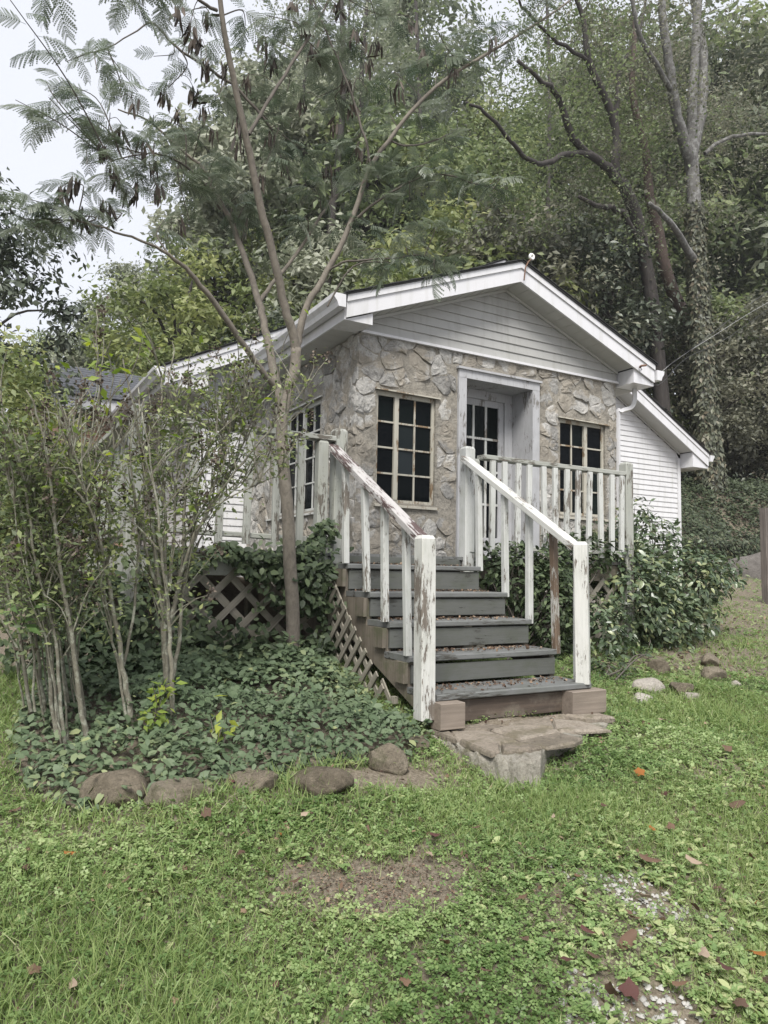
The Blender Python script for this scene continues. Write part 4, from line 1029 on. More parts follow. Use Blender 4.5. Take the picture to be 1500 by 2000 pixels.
# ================================================================== mimosa tree
def pline(pts, k=4):
    """rows (px, py, Y, radius) -> smoothed points and radii"""
    A = np.array([list(at(p[0], p[1], Y=p[2]))+[p[3]] for p in pts]); A = catmull(A, k); return A[:, :3], A[:, 3]
mim_base = at(571, 1330, Y=4.55)
mimosa = thing('mimosa_tree', 'slender forked mimosa tree with feathery leaves and dry pods in front of the deck', 'tree', tuple(mim_base))
LIMBS = [
    [(571, 1345, 4.55, .050), (572, 1200, 4.55, .047), (566, 1100, 4.54, .045), (562, 1000, 4.53, .043), (553, 900, 4.52, .041), (551, 820, 4.52, .040), (562, 770, 4.52, .040), (576, 720, 4.52, .038), (578, 680, 4.52, .036)],
    [(578, 684, 4.52, .034), (572, 650, 4.5, .031), (556, 600, 4.48, .029), (534, 500, 4.42, .027), (508, 400, 4.36, .025), (488, 300, 4.30, .023), (462, 180, 4.22, .020), (438, 60, 4.14, .017), (424, -60, 4.06, .014), (410, -200, 3.98, .010)],
    [(579, 690, 4.52, .030), (583, 655, 4.52, .026), (600, 595, 4.5, .024), (640, 530, 4.46, .022), (684, 440, 4.40, .019), (716, 345, 4.34, .017), (758, 275, 4.28, .015), (850, 170, 4.2, .013), (960, 100, 4.1, .011), (1050, 45, 4.0, .009), (1130, -10, 3.95, .006)],
    [(553, 800, 4.52, .034), (542, 758, 4.54, .032), (530, 700, 4.6, .028), (515, 625, 4.68, .026), (502, 580, 4.74, .024), (478, 500, 4.84, .021), (450, 430, 4.95, .018), (425, 385, 5.0, .015), (398, 330, 5.05, .012), (350, 290, 5.1, .009), (290, 235, 5.1, .007), (230, 215, 5.1, .005)],
    [(544, 762, 4.54, .022), (520, 735, 4.5, .021), (470, 665, 4.42, .019), (425, 600, 4.36, .018), (382, 545, 4.3, .015), (340, 505, 4.25, .011), (290, 475, 4.2, .008), (225, 452, 4.15, .006), (150, 430, 4.1, .004)],
    [(506, 590, 4.73, .016), (540, 545, 4.78, .014), (590, 480, 4.84, .012), (628, 420, 4.9, .010), (660, 380, 4.95, .008), (720, 350, 5.0, .005)],
    [(486, 262, 4.28, .013), (520, 205, 4.3, .012), (570, 125, 4.35, .011), (625, 35, 4.42, .009), (650, -20, 4.5, .007)],
    [(725, 325, 4.33, .010), (708, 250, 4.36, .009), (680, 165, 4.4, .008), (645, 80, 4.44, .007), (612, 0, 4.5, .006), (590, -80, 4.5, .005)],
    [(528, 250, 4.6, .011), (470, 180, 4.62, .011), (410, 135, 4.64, .010), (340, 90, 4.66, .009), (300, 45, 4.68, .007), (270, 60, 4.7, .005), (210, 95, 4.7, .004)],
    [(424, 20, 4.1, .011), (395, 5, 4.05, .010), (360, -25, 4.0, .009), (300, -80, 3.95, .007)],
    [(430, 410, 4.97, .010), (400, 360, 4.8, .008), (350, 318, 4.6, .007), (300, 300, 4.5, .005), (215, 312, 4.4, .004)],
    [(690, 430, 4.4, .011), (735, 395, 4.3, .009), (790, 360, 4.2, .007), (850, 340, 4.12, .006), (920, 355, 4.05, .005), (985, 375, 4.0, .004)],
    [(640, 530, 4.46, .009), (680, 510, 4.35, .008), (760, 505, 4.2, .006), (830, 500, 4.1, .005), (880, 540, 4.05, .004)],
    [(640, 600, 4.5, .007), (690, 520, 4.42, .006), (780, 510, 4.3, .004)],
    [(758, 275, 4.28, .009), (800, 285, 4.3, .007), (860, 270, 4.3, .005), (900, 250, 4.3, .004)],
]
SK = []
mbT = MB()
for li, L in enumerate(LIMBS):
    p, r = pline(L, 4); SK.append(p)
    p = p+RNG.normal(0, .003, p.shape)*(r[:, None] < .03)
    if li == 0: q = MB(); q.tube(p, r, 10); q.build('trunk', M['bark_mimosa'], mimosa, smooth_=True)
    else: q = MB(); q.tube(p, r, 8 if r[0] > .015 else 5); q.build('limb', M['bark_mimosa'] if li < 6 else M['twig'], mimosa, smooth_=True)
SKP = np.vstack(SK)
# frond template: a rachis with pairs of comb-like pinnae
def frond_mesh(name, npair, leaf_n, droop, seed):
    r = np.random.default_rng(seed); V = []; F = []; T = []
    def quad(a, b, c, d, t):
        k = len(V); V.extend([a, b, c, d]); F.append((k, k+1, k+2, k+3)); T.extend([t]*4)
    L = 1.0; tt = r.uniform(.2, .8)
    def axis_p(s): return np.array([s*L*(1-.06*s), 0, -droop*s*s])
    for k in range(10):
        a, b = axis_p(k/10), axis_p((k+1)/10); w = .006
        quad(a+(0, -w, 0), b+(0, -w, 0), b+(0, w, 0), a+(0, w, 0), .15)
    for k in range(npair):
        s = .16+.84*(k+.3)/npair; p = axis_p(s)
        ln = .40*(1-.55*abs(s-.45)/.55)*r.uniform(.9, 1.1)
        for sg in (-1, 1):
            ang = math.radians(r.uniform(52, 68)-18*s); d = np.array([math.cos(ang), sg*math.sin(ang), -.25-.25*droop]); d /= np.linalg.norm(d)
            pr = np.cross(d, (0, 0, 1)); pr /= np.linalg.norm(pr)
            t1 = np.clip(tt+r.normal(0, .12), 0, 1)
            for m_ in range(leaf_n):
                u0 = (m_+.12)/leaf_n; u1 = (m_+.80)/leaf_n
                sag = lambda u: np.array([0, 0, -.10*u*u])
                hw = .030*(1-.35*u0)
                a = p+d*ln*u0+sag(u0); b = p+d*ln*u1+sag(u1)
                fw = d*ln/leaf_n*.55
                quad(a, b, b+pr*hw+fw, a+pr*hw+fw, t1); quad(b, a, a-pr*hw+fw, b-pr*hw+fw, t1)
    return mesh(name, np.array(V), np.array(F), M['mimosa'], False, T)
FR = [frond_mesh('frond', 11, 8, dr, 100+k) for k, dr in enumerate((.25, .45, .15, .35, .55))]
FRL = frond_mesh('frond_simple', 9, 5, .35, 120)
nV = len(FRL.vertices); fv = np.empty(nV*3, np.float32); FRL.vertices.foreach_get('co', fv); fv = fv.reshape(-1, 3)
ff = np.array([p.vertices[:] for p in FRL.polygons])
# clusters: (px, py, Y, fronds)
CL = []
def cl(*a): CL.append(a)
for a in [(30, 205, 4.3, 8), (95, 200, 4.3, 8), (150, 180, 4.5, 8), (190, 150, 4.5, 7), (160, 235, 4.5, 8), (215, 230, 4.6, 9), (235, 200, 4.7, 8), (270, 190, 4.8, 8), (300, 235, 4.8, 8), (130, 130, 4.6, 4), (90, 170, 4.4, 3),
          (170, 330, 4.2, 5), (205, 315, 4.3, 6), (260, 310, 4.4, 8), (300, 290, 4.5, 9), (340, 250, 4.7, 9), (330, 310, 4.6, 10), (380, 270, 4.8, 9), (150, 370, 4.1, 6), (110, 395, 4.1, 8), (60, 400, 4.1, 9), (20, 420, 4.1, 9), (40, 460, 4.1, 8), (90, 450, 4.1, 8), (150, 430, 4.2, 9), (200, 420, 4.2, 8),
          (235, 370, 4.3, 9), (270, 380, 4.4, 10), (310, 390, 4.4, 10), (350, 370, 4.6, 10), (390, 400, 4.7, 10), (370, 440, 4.6, 9), (320, 440, 4.4, 8), (420, 350, 4.8, 9), (440, 310, 4.8, 9),
          (20, 10, 3.9, 9), (60, 5, 3.9, 7), (100, 0, 3.9, 6), (240, 10, 3.8, 10), (280, 20, 3.8, 10), (330, 10, 3.9, 8), (380, 45, 4.2, 7), (350, 90, 4.5, 6), (400, 100, 4.5, 7), (420, 200, 4.5, 7), (330, 180, 4.6, 6), (300, 120, 4.6, 4),
          (480, 60, 4.3, 8), (520, 40, 4.4, 9), (560, 60, 4.4, 9), (600, 30, 4.5, 9), (640, 70, 4.5, 9), (680, 40, 4.5, 9), (540, 130, 4.5, 8), (600, 130, 4.5, 10), (650, 140, 4.5, 10), (700, 110, 4.5, 9), (560, 190, 4.5, 7), (620, 200, 4.6, 10), (660, 220, 4.6, 10), (720, 190, 4.4, 9),
          (740, 60, 4.4, 8), (790, 40, 4.3, 8), (850, 60, 4.2, 8), (820, 120, 4.2, 8), (880, 110, 4.1, 8), (930, 60, 4.1, 8), (980, 60, 4.0, 8), (1040, 30, 4.0, 8), (770, 150, 4.3, 8), (870, 200, 4.2, 7), (930, 140, 4.1, 7),
          (560, 280, 4.6, 8), (600, 310, 4.7, 9), (520, 330, 4.6, 7), (640, 290, 4.6, 10), (680, 330, 4.5, 10), (560, 360, 4.7, 9), (610, 380, 4.8, 10), (650, 370, 4.8, 10), (480, 380, 4.8, 8), (520, 420, 4.8, 8), (570, 440, 4.8, 9), (450, 440, 4.8, 8),
          (700, 390, 4.4, 10), (740, 360, 4.3, 10), (790, 345, 4.2, 12), (830, 330, 4.1, 12), (870, 340, 4.1, 12), (920, 360, 4.0, 12), (960, 385, 4.0, 10), (760, 420, 4.3, 10), (800, 400, 4.2, 10), (720, 450, 4.4, 10), (700, 500, 4.4, 8), (780, 470, 4.2, 9), (660, 460, 4.6, 8),
          (830, 480, 4.1, 11), (870, 520, 4.05, 12), (800, 520, 4.15, 9), (850, 545, 4.0, 9), (740, 530, 4.3, 6), (900, 300, 4.2, 8), (820, 250, 4.3, 8), (760, 230, 4.3, 8), (480, 480, 4.8, 5), (600, 470, 4.9, 6)]: cl(*a)
FP = []; FH = []; FS = []; TWP = list(SKP[::2])
tw = MB()
for (px, py, Y, k) in CL:
    c = at(px, py-10, Y=Y)
    near = SKP[np.argmin(((SKP-c)**2).sum(1))]
    mid = (c+near)/2+RNG.normal(0, .05, 3)+np.array([0, 0, .05])
    p = catmull(np.array([near, mid, c]), 5)
    dd = np.linalg.norm(c-near); TWP.extend(list(p))
    tw.tube(p, np.linspace(.006 if dd > .3 else .004, .0025, len(p)), 4)
    ax = c-mid; ax /= np.linalg.norm(ax)+1e-9
    for q_ in range(max(2, int(round(k*(.85 if px < 470 else .82))))):
        s = RNG.uniform(.45, 1.0); b0 = p[int(s*(len(p)-1))]
        h = rdir(1)[0]; h[2] = RNG.normal(-.12, .25); h = h/np.linalg.norm(h); h = h+.45*ax*np.array([1, 1, .3]); h /= np.linalg.norm(h)
        FP.append(b0+RNG.normal(0, .012, 3)); FH.append(h); FS.append(RNG.uniform(.12, .225))
tw.build('twigs', M['twig'], mimosa)['kind'] = 'stuff'
FP = np.array(FP); FH = np.array(FH); FS = np.array(FS); nF = len(FP)
FN = np.array([0, 0, 1.])+RNG.normal(0, .35, (nF, 3))
order = np.argsort(-(FS/(FP@AX_F)))
sel = order[:300]; rest = order[300:]
for k in sel:
    z = FN[k]/np.linalg.norm(FN[k]); x = FH[k]-z*(FH[k]@z); x /= np.linalg.norm(x); y = np.cross(z, x)
    o = bpy.data.objects.new('frond', FR[k % 5]); COL.objects.link(o); o.parent = mimosa
    mw = Matrix(((x[0], y[0], z[0], 0), (x[1], y[1], z[1], 0), (x[2], y[2], z[2], 0), (0, 0, 0, 1)))
    o.rotation_mode = 'QUATERNION'; o.rotation_quaternion = mw.to_quaternion(); s = float(FS[k]); o.scale = (s, s, s)
    o.location = Vector(FP[k])-ORG[mimosa.name]
V_, F_, T_ = scatter(fv, ff, FP[rest], FN[rest], FH[rest], FS[rest])
mo = np.array(ORG[mimosa.name])
o = add('foliage', mesh('foliage', V_-mo, F_, M['mimosa'], False, T_), mimosa, tuple(mo)); o['kind'] = 'stuff'
# hanging seed pods, several flat pods per bunch
POD = (np.array([(0, 0, 0), (.25, .07, .03), (.55, .085, -.02), (.85, .06, .03), (1, 0, 0), (.85, -.06, .02), (.55, -.085, -.03), (.25, -.07, .02)]), np.array([(0, 1, 6, 7), (1, 2, 5, 6), (2, 3, 4, 5)]))
pst = MB()
for px, py, Y, k in [(202, 300, 4.3, 8), (278, 290, 4.4, 4), (150, 365, 4.1, 6), (160, 420, 4.2, 8), (205, 410, 4.2, 7), (318, 195, 4.7, 9), (380, 190, 4.6, 8), (403, 130, 4.5, 8), (400, 220, 4.6, 5), (350, 230, 4.6, 6), (350, 30, 4.1, 9), (372, 60, 4.1, 9), (385, 90, 4.2, 5), (410, 40, 4.2, 5),
                     (462, 250, 4.3, 6), (468, 290, 4.3, 4), (515, 90, 4.4, 6), (530, 130, 4.5, 4), (525, 270, 4.6, 3), (560, 330, 4.7, 6), (510, 350, 4.6, 4), (640, 340, 4.8, 6), (690, 75, 4.4, 6), (680, 170, 4.5, 8), (690, 215, 4.5, 6), (720, 130, 4.4, 4), (775, 180, 4.3, 6), (590, 200, 4.6, 5),
                     (265, 380, 4.4, 4), (305, 380, 4.4, 4), (345, 440, 4.5, 4), (412, 265, 4.8, 4), (240, 260, 4.6, 2), (830, 110, 4.2, 4), (960, 90, 4.0, 5), (700, 300, 4.4, 4), (600, 60, 4.4, 6), (440, 140, 4.4, 6), (485, 160, 4.4, 5), (610, 105, 4.5, 6), (735, 95, 4.4, 6), (650, 250, 4.6, 5), (300, 330, 4.5, 5), (225, 345, 4.4, 5), (120, 380, 4.2, 5), (570, 20, 4.4, 6), (660, 20, 4.5, 6), (805, 60, 4.3, 5), (890, 150, 4.1, 4), (260, 210, 4.7, 4)]:
    c = at(px, py-14, Y=Y); n = k+3
    near = min(TWP, key=lambda q: float(((q-c)**2).sum())); pst.tube(catmull(np.array([near, (near+c)/2+np.array([0, 0, .03]), c]), 4), .0025, 4)
    pos = c+RNG.normal(0, .018, (n, 3)); hd = np.stack([RNG.normal(0, .22, n), RNG.normal(0, .22, n), -np.ones(n)], 1); nr = rdir(n); nr[:, 2] *= .2
    V_, F_, T_ = scatter(*POD, pos, nr, hd, RNG.uniform(.08, .14, n))
    add('seed_pods', mesh('seed_pods', V_-c, F_, M['pods'], False, T_), mimosa, tuple(c))

pst.build('pod_stems', M['twig'], mimosa)['kind'] = 'stuff'

# ================================================================== tall shrubs at the left
def canes(stems, n, seed):
    r = np.random.default_rng(seed); out_ = list(stems)
    for k in range(n):
        a = stems[r.integers(0, len(stems))]; ox = r.normal(0, 16); dy = r.normal(0, .12); lean = r.normal(0, 26); sc = r.uniform(.40, .65)
        cut = r.uniform(.75, 1.0); m_ = max(3, int(round(len(a)*cut)))
        out_.append([(p[0]+ox*(.4+.6*q/len(a))+lean*q/len(a), p[1]+r.normal(0, 6), p[2]+dy, max(.003, p[3]*sc)) for q, p in enumerate(a[:m_])])
    return out_
def shrub(name, label, stems, nleaf, leafm, sizes, fl=0, base=None, group=None, twigs=7, young=0):
    root = thing(name, label, 'shrub', tuple(at(*base[:2], Y=base[2])), group); o0 = np.array(ORG[root.name])
    LP = []; LH = []; tip = []
    tws = MB()
    for st_ in stems:
        p, r = pline(st_, 4); p = p+RNG.normal(0, .003, p.shape); r = r*.82
        q = MB(); q.tube(p, r, 7); q.build('stem', M['bark_shrub'], root, smooth_=True)
        for k in range(twigs):
            i0 = int(RNG.uniform(.30, .98)*(len(p)-1)); d = rdir(1)[0]; d[2] = abs(d[2])*.9+.75; d /= np.linalg.norm(d)
            c_ = p[i0]@AX_F; u_ = 750+F_PX*(p[i0]@AX_R)/c_; v_ = 1000-F_PX*(p[i0]@AX_U)/c_
            if 60 < u_ < 290 and v_ < 860 and RNG.random() < .8: continue
            ln = RNG.uniform(.14, .42); e = p[i0]+d*ln; m_ = p[i0]+d*ln*.5+np.array([0, 0, .03])
            pp = catmull(np.array([p[i0], m_, e+RNG.normal(0, .03, 3)]), 4); tws.tube(pp, np.linspace(.0045, .0018, len(pp)), 4)
            LP.append(pp[2:]); LH.append(np.repeat(d[None], len(pp)-2, 0)); tip.append(pp[-1])
        LP.append(p[int(len(p)*.35):]); LH.append(np.repeat(np.array([[0, 0, 1.]]), len(p)-int(len(p)*.35), 0))
        tip.append(p[-1])
    LPv = np.vstack(LP)
    tws.build('twigs', M['bark_shrub'], root)['kind'] = 'stuff'
    LP = np.vstack(LP); LH = np.vstack(LH)
    cc = LP@AX_F; uu = 750+F_PX*(LP@AX_R)/cc; vv = 1000-F_PX*(LP@AX_U)/cc      # the shrub tops thin out before the little rear roof
    kp = ~((uu > 60) & (uu < 285) & (vv < 885) & (RNG.random(len(LP)) < .93)); LP, LH = LP[kp], LH[kp]
    def leaves(nm, n, m_, sz, src, srch, tsc=1.0):
        k = RNG.integers(0, len(src), n); pos = src[k]+RNG.normal(0, .045, (n, 3)); hd = rdir(n)+srch[k]*.3; hd[:, 2] -= .25
        nr = np.array([0, 0, 1.])+RNG.normal(0, .6, (n, 3))
        V_, F_, T_ = scatter(*LEAF, pos, nr, hd, RNG.uniform(*sz, n), RNG.random(n)*tsc)
        return add(nm, mesh(nm, V_-o0, F_, m_, False, T_), root, tuple(o0))
    lo = leaves('leaves', nleaf, leafm, sizes, LP, LH); lo['kind'] = 'stuff'
    tip = np.array(tip)
    if young: leaves('young_leaves', young, M['young_leaf'], (.04, .075), tip, np.zeros_like(tip))
    if fl:
        for c in tip[RNG.permutation(len(tip))[:fl]]:
            n = 34; pos = c+RNG.normal(0, .016, (n, 3))*np.array([1, 1, 1.6]); V_, F_, T_ = scatter(*CHIP, pos, rdir(n), rdir(n), RNG.uniform(.008, .02, n))
            add('flower_head', mesh('flower_head', V_-c, F_, M['dry_flower'], False, T_), root, tuple(c))['kind'] = 'stuff'
    return root
def stem(pts, Y, r0, r1=.004, dY=0.0):
    n = len(pts); return [(p[0], p[1], Y+dY*k/(n-1), r0+(r1-r0)*k/(n-1)) for k, p in enumerate(pts)]
A_st = [stem([(172, 1465), (158, 1370), (140, 1240), (118, 1100), (100, 960), (80, 830), (50, 760)], 3.62, .017, .004, -.1),
        stem([(170, 1460), (150, 1320), (135, 1180), (133, 1000), (130, 880), (140, 800)], 3.66, .014, .004, .2),
        stem([(126, 1475), (118, 1380), (108, 1250), (70, 1100), (50, 950), (20, 840), (-10, 780)], 3.60, .012, .004, 0),
        stem([(110, 1440), (95, 1300), (75, 1150), (45, 1020), (15, 930), (-30, 860)], 3.7, .013, .004, .1),
        stem([(90, 1400), (70, 1260), (55, 1120), (60, 980), (70, 860), (60, 800)], 3.9, .012, .003, .1),
        stem([(135, 1380), (110, 1220), (85, 1080), (92, 930), (100, 850), (90, 790)], 3.9, .013, .003, .1),
        stem([(165, 1400), (128, 1190), (100, 1110), (58, 1010), (40, 900), (-5, 800)], 3.75, .013, .003, -.2),
        stem([(60, 1390), (40, 1250), (10, 1130), (-20, 1000)], 3.8, .012, .004),
        stem([(140, 1300), (160, 1120), (175, 980), (190, 870), (215, 790), (235, 740)], 3.8, .010, .003, .1)]
shrub('tall_shrub', 'tall twiggy shrub of many thin gray stems at the left edge of the bed', canes(A_st, 15, 4), 5400, M['shrub_leaf'], (.018, .045), 40, (150, 1470, 3.62), 'multi stemmed shrubs left of the tree', 8, 30)
B_st = [stem([(264, 1450), (250, 1370), (236, 1280), (222, 1190), (208, 1120), (195, 1060), (175, 980), (165, 880), (170, 800)], 3.68, .019, .004, 0),
        stem([(208, 1130), (215, 1060), (215, 960), (222, 880), (215, 790), (225, 720)], 3.68, .012, .003, .2),
        stem([(240, 1300), (262, 1180), (270, 1040), (248, 900), (232, 820)], 3.75, .010, .003, .2),
        stem([(200, 1080), (180, 1010), (150, 900), (120, 800), (100, 740)], 3.68, .011, .003, -.2),
        stem([(170, 900), (185, 820), (200, 700), (203, 610)], 3.7, .006, .002, 0)]
shrub('tall_shrub', 'leaning single trunk shrub in the middle of the bed with seed heads', canes(B_st, 5, 5), 1700, M['shrub_leaf'], (.018, .045), 26, (264, 1450, 3.68), 'multi stemmed shrubs left of the tree', 10, 60)
C_st = [stem([(330, 1440), (326, 1340), (322, 1260), (318, 1190), (306, 1110), (295, 1010), (280, 900), (262, 800), (240, 700)], 3.86, .026, .004, 0),
        stem([(322, 1260), (335, 1200), (350, 1140), (358, 1060), (362, 960), (358, 860), (372, 740)], 3.86, .018, .004, .1),
        stem([(336, 1330), (350, 1250), (358, 1150), (372, 1060), (385, 960), (410, 860), (395, 760)], 3.88, .014, .004, .1),
        stem([(326, 1200), (322, 1100), (322, 980), (310, 870), (318, 760), (300, 680)], 3.86, .015, .004, .2),
        stem([(345, 1150), (375, 1060), (410, 990), (460, 920), (520, 850), (570, 790), (640, 700)], 3.88, .011, .003, -.2),
        stem([(350, 1120), (390, 1030), (430, 960), (470, 880), (500, 800), (560, 740)], 3.9, .010, .003, 0),
        stem([(318, 1190), (290, 1090), (270, 990), (255, 880), (280, 780)], 3.86, .012, .003, -.1),
        stem([(355, 1060), (395, 990), (440, 900), (450, 800), (430, 740)], 3.86, .009, .003, -.1),
        stem([(330, 1150), (340, 1040), (345, 930), (350, 820), (330, 720)], 3.9, .011, .003, .1),
        stem([(400, 1000), (470, 960), (540, 930), (560, 900)], 3.8, .006, .002, -.1),
        stem([(365, 960), (420, 880), (480, 810), (500, 770)], 3.9, .007, .002, -.1)]
shrub('tall_shrub', 'vase shaped shrub with a stout forked base right beside the lattice', canes(C_st, 12, 3), 4700, M['shrub_leaf'], (.018, .045), 50, (330, 1440, 3.86), 'multi stemmed shrubs left of the tree', 9, 40)

# sprouts in the bed: a bright weed and a small leafy stem
def sprig(label, px, py0, py1, Y, n, m_, sz, spread, cat='plant', name='weed', grp=None):
    b0 = at(px, py0, Y=Y); t0 = at(px+RNG.normal(0, 6), py1, Y=Y); root = thing(name, label, cat, tuple(b0), grp); o0 = np.array(b0)
    q = MB(); st_ = []
    for k in range(4):
        e = t0+RNG.normal(0, spread, 3)*np.array([1, 1, .5]); p = catmull(np.array([b0, (b0+e)/2+RNG.normal(0, .02, 3), e]), 5); st_.append(p); q.tube(p, np.linspace(.004, .0015, len(p)), 4)
    q.build('stems', M['twig'], root)
    S = np.vstack(st_); k = RNG.integers(2, len(S), n); pos = S[k]+RNG.normal(0, .025, (n, 3)); hd = rdir(n); nr = np.array([0, -.3, 1.])+RNG.normal(0, .5, (n, 3))
    V_, F_, T_ = scatter(*LEAF, pos, nr, hd, RNG.uniform(*sz, n)); add('leaves', mesh('leaves', V_-o0, F_, m_, False, T_), root, tuple(o0))
sprig('bright yellow green sprig growing at the foot of the vase shaped shrub', 295, 1420, 1340, 3.55, 70, M['young_leaf'], (.035, .06), .06)
sprig('slender yellow leaved weed standing in the middle of the ground cover', 430, 1480, 1410, 3.4, 26, M['young_leaf'], (.05, .09), .05)
sprig('young yellow green shoot above the shrubs with lobed leaves', 195, 800, 640, 3.75, 34, M['young_leaf'], (.05, .085), .10)
sprig('big soft green leafy seedling at the far left edge of the bed', 40, 1230, 1160, 3.6, 16, M['plantain'], (.06, .10), .05)

# ================================================================== evergreen shrub right of the steps
def blob_shrub(name, label, lumps, n, m_, sz, Ybase, px, py, lift=.55, stems=7):
    b0 = ground_at(px, py) if Ybase is None else np.array(Ybase); root = thing(name, label, 'shrub', tuple(b0)); o0 = np.array(b0)
    q = MB(); P = []; N = []
    wsum = sum(l[3]*l[4]*l[5] for l in lumps)
    for (cx, cy, cz, rx, ry, rz) in lumps:
        k = int(n*rx*ry*rz/wsum)
        d = rdir(k); rr = RNG.uniform(.45, 1.06, k)**.6; jag = 1+.18*np.sin(d[:, 0]*7+cx*9)*np.sin(d[:, 2]*8+cy*5)
        P.append(np.array([cx, cy, cz])+d*np.array([rx, ry, rz])*(rr*jag)[:, None]); N.append(d)
        for s_ in range(stems):
            e = np.array([cx, cy, cz])+rdir(1)[0]*np.array([rx, ry, rz])*.8
            p = catmull(np.array([o0+RNG.normal(0, .08, 3)*np.array([1, 1, 0]), (o0+e)/2+RNG.normal(0, .08, 3), e]), 5); q.tube(p, np.linspace(.008, .003, len(p)), 5)
    q.build('stems', M['twig'], root)
    P = np.vstack(P); N = np.vstack(N); k = P[:, 2] > ground_h(P[:, 0], P[:, 1])+.02; P, N = P[k], N[k]; n = len(P)
    hd = N+RNG.normal(0, .7, (n, 3)); hd[:, 2] -= .25
    nr = np.array([0, 0, 1.])*lift+N*.5+RNG.normal(0, .4, (n, 3))
    V_, F_, T_ = scatter(LEAF_BROAD[0]*np.array([1, .78, 1.2]), LEAF_BROAD[1], P, nr, hd, RNG.uniform(*sz, n), np.clip(RNG.random(n)**1.25*.92+(RNG.random(n) > .985)*.4, 0, 1))
    o = add('leaves', mesh('leaves', V_-o0, F_, m_, False, T_), root, tuple(o0)); o['kind'] = 'stuff'
    return root
def lump(px, py, Y, rpx, rpy, ry):
    c = at(px, py, Y=Y); d = c@AX_F; return (c[0], c[1], c[2], rpx*d/F_PX, ry, rpy*d/F_PX)
blob_shrub('evergreen_shrub', 'broad leaved evergreen shrub sprawling right of the steps against the white siding',
           [lump(1220, 1170, 5.0, 125, 105, .5), lump(1330, 1130, 5.1, 85, 75, .45), lump(1390, 1125, 5.1, 50, 36, .3), lump(1190, 1090, 5.1, 80, 60, .35), lump(1270, 1050, 5.3, 60, 45, .3), lump(1150, 1240, 4.6, 70, 80, .35), lump(1300, 1210, 4.9, 80, 60, .35), lump(1240, 1000, 5.3, 34, 30, .2), lump(1165, 1045, 5.0, 60, 36, .15), lump(1370, 1200, 4.9, 40, 40, .2), lump(1425, 1105, 5.1, 26, 18, .2), lump(1200, 1290, 4.6, 70, 40, .3), lump(1290, 1270, 4.8, 50, 40, .3)],
           9500, M['bush'], (.045, .095), (6.1, 5.4, -.6), 1230, 1310)
blob_shrub('honeysuckle_shrub', 'small leaved tangle filling the gap between the balusters and the deck lattice', [lump(1010, 1130, 4.75, 70, 75, .12), lump(1075, 1190, 4.6, 60, 110, .18), lump(960, 1100, 4.78, 40, 40, .08), lump(1100, 1110, 4.75, 60, 70, .12), lump(1150, 1085, 4.76, 70, 40, .08), lump(1000, 1095, 4.78, 80, 30, .05)], 3900, M['ivy'], (.04, .075), (3.9, 4.7, -.7), 1000, 1250)
blob_shrub('ground_vine', 'low dark vine at the foot of the right newel post', [lump(1180, 1310, 4.2, 60, 30, .25), lump(1240, 1290, 4.5, 50, 30, .2)], 700, M['ivy'], (.03, .06), None, 1190, 1330, .9, 3)

# ================================================================== right side: retaining wall, boulder, ivy bank, post, cables
rwall = thing('retaining_wall', 'low mossy stone retaining wall under the ivy bank', 'wall', (15.6, 11.4, -.1))
mb = MB(); mb.box((12.9, 11.5, -.8), (17.4, 11.9, .95)); mb.build('core', M['wallrock'], rwall)
for P in stones(12.9, 17.4, -.5, .98, [], .55, .34, np.random.default_rng(9)):
    r = stone_mesh(P, lambda q, h: (q[0], 11.5-h, q[1]), None, rg, rg.uniform(.04, .10))
    if r is None: continue
    c = Vector((float(P[:, 0].mean()), 11.5, float(P[:, 1].mean()))); add('stone', mesh('stone', r[0]-np.array(c), r[1], M['wallrock']), rwall, c)
g = at(1490, 1140, Y=9.4)
o = add('boulder', rock_mesh('boulder', (2.0, 1.7, 2.0), 77, M['boulder'], .22, .1, 3), None, (g[0], g[1], g[2]-.15)); tag(o, 'large gray boulder leaning at the end of the retaining wall', 'boulder')
n = 42000
x = RNG.uniform(12.4, 24, n); y = RNG.uniform(11.3, 15.5, n); k = (ground_h(x, y) > .35) | (y > 12.2); x, y = x[k], y[k]; n = len(x)
z = ground_h(x, y)+np.abs(RNG.normal(0, .10, n))+.10*np.sin(5*x)*np.sin(4*y)+.06*np.sin(11*x+3*y)+.02
nr = np.stack([RNG.normal(-.2, .4, n), RNG.normal(-.6, .4, n), np.ones(n)], 1)
V_, F_, T_ = scatter(*LEAF, np.stack([x, y, z], 1), nr, rdir(n), RNG.uniform(.07, .15, n), np.clip(RNG.random(n)*.8+(RNG.random(n) > .97)*.3, 0, 1))
x2 = RNG.uniform(12.9, 20, 3500); z2 = .98-np.abs(RNG.normal(0, .28, 3500)); y2 = 11.42-RNG.random(3500)*.12
V2 = scatter(*LEAF, np.stack([x2, y2, z2], 1), np.stack([RNG.normal(0, .3, 3500), -np.ones(3500), RNG.normal(.5, .3, 3500)], 1), rdir(3500), RNG.uniform(.06, .13, 3500))
V_, F_, T_ = join([(V_, F_, T_), V2])
tag(add('bank_ivy', mesh('bank_ivy', V_, F_, M['bank_ivy'], False, T_)), 'dark ivy covering the bank above the retaining wall', 'ivy', kind='stuff')
pb = at(1500, 1215, Y=6.5); pt_ = at(1489, 992, Y=6.5)
fp = thing('fence_post', 'weathered gray wooden fence post at the right edge of the picture', 'fence post', (pb[0], pb[1], pb[2]))
board('post', tuple(pb), tuple(pt_+np.array([.05, 0, 0])), .11, .11, M['gray_post'], fp, (1, 0, 0), .012)
q = MB()
for zz in np.linspace(-.35, .8, 9):
    q.tube([(pb[0], pb[1]-.06, zz), (pb[0]+1.0, pb[1]+.4, zz+.02), (pb[0]+2.6, pb[1]+1.2, zz)], [.0022]*3, 3)
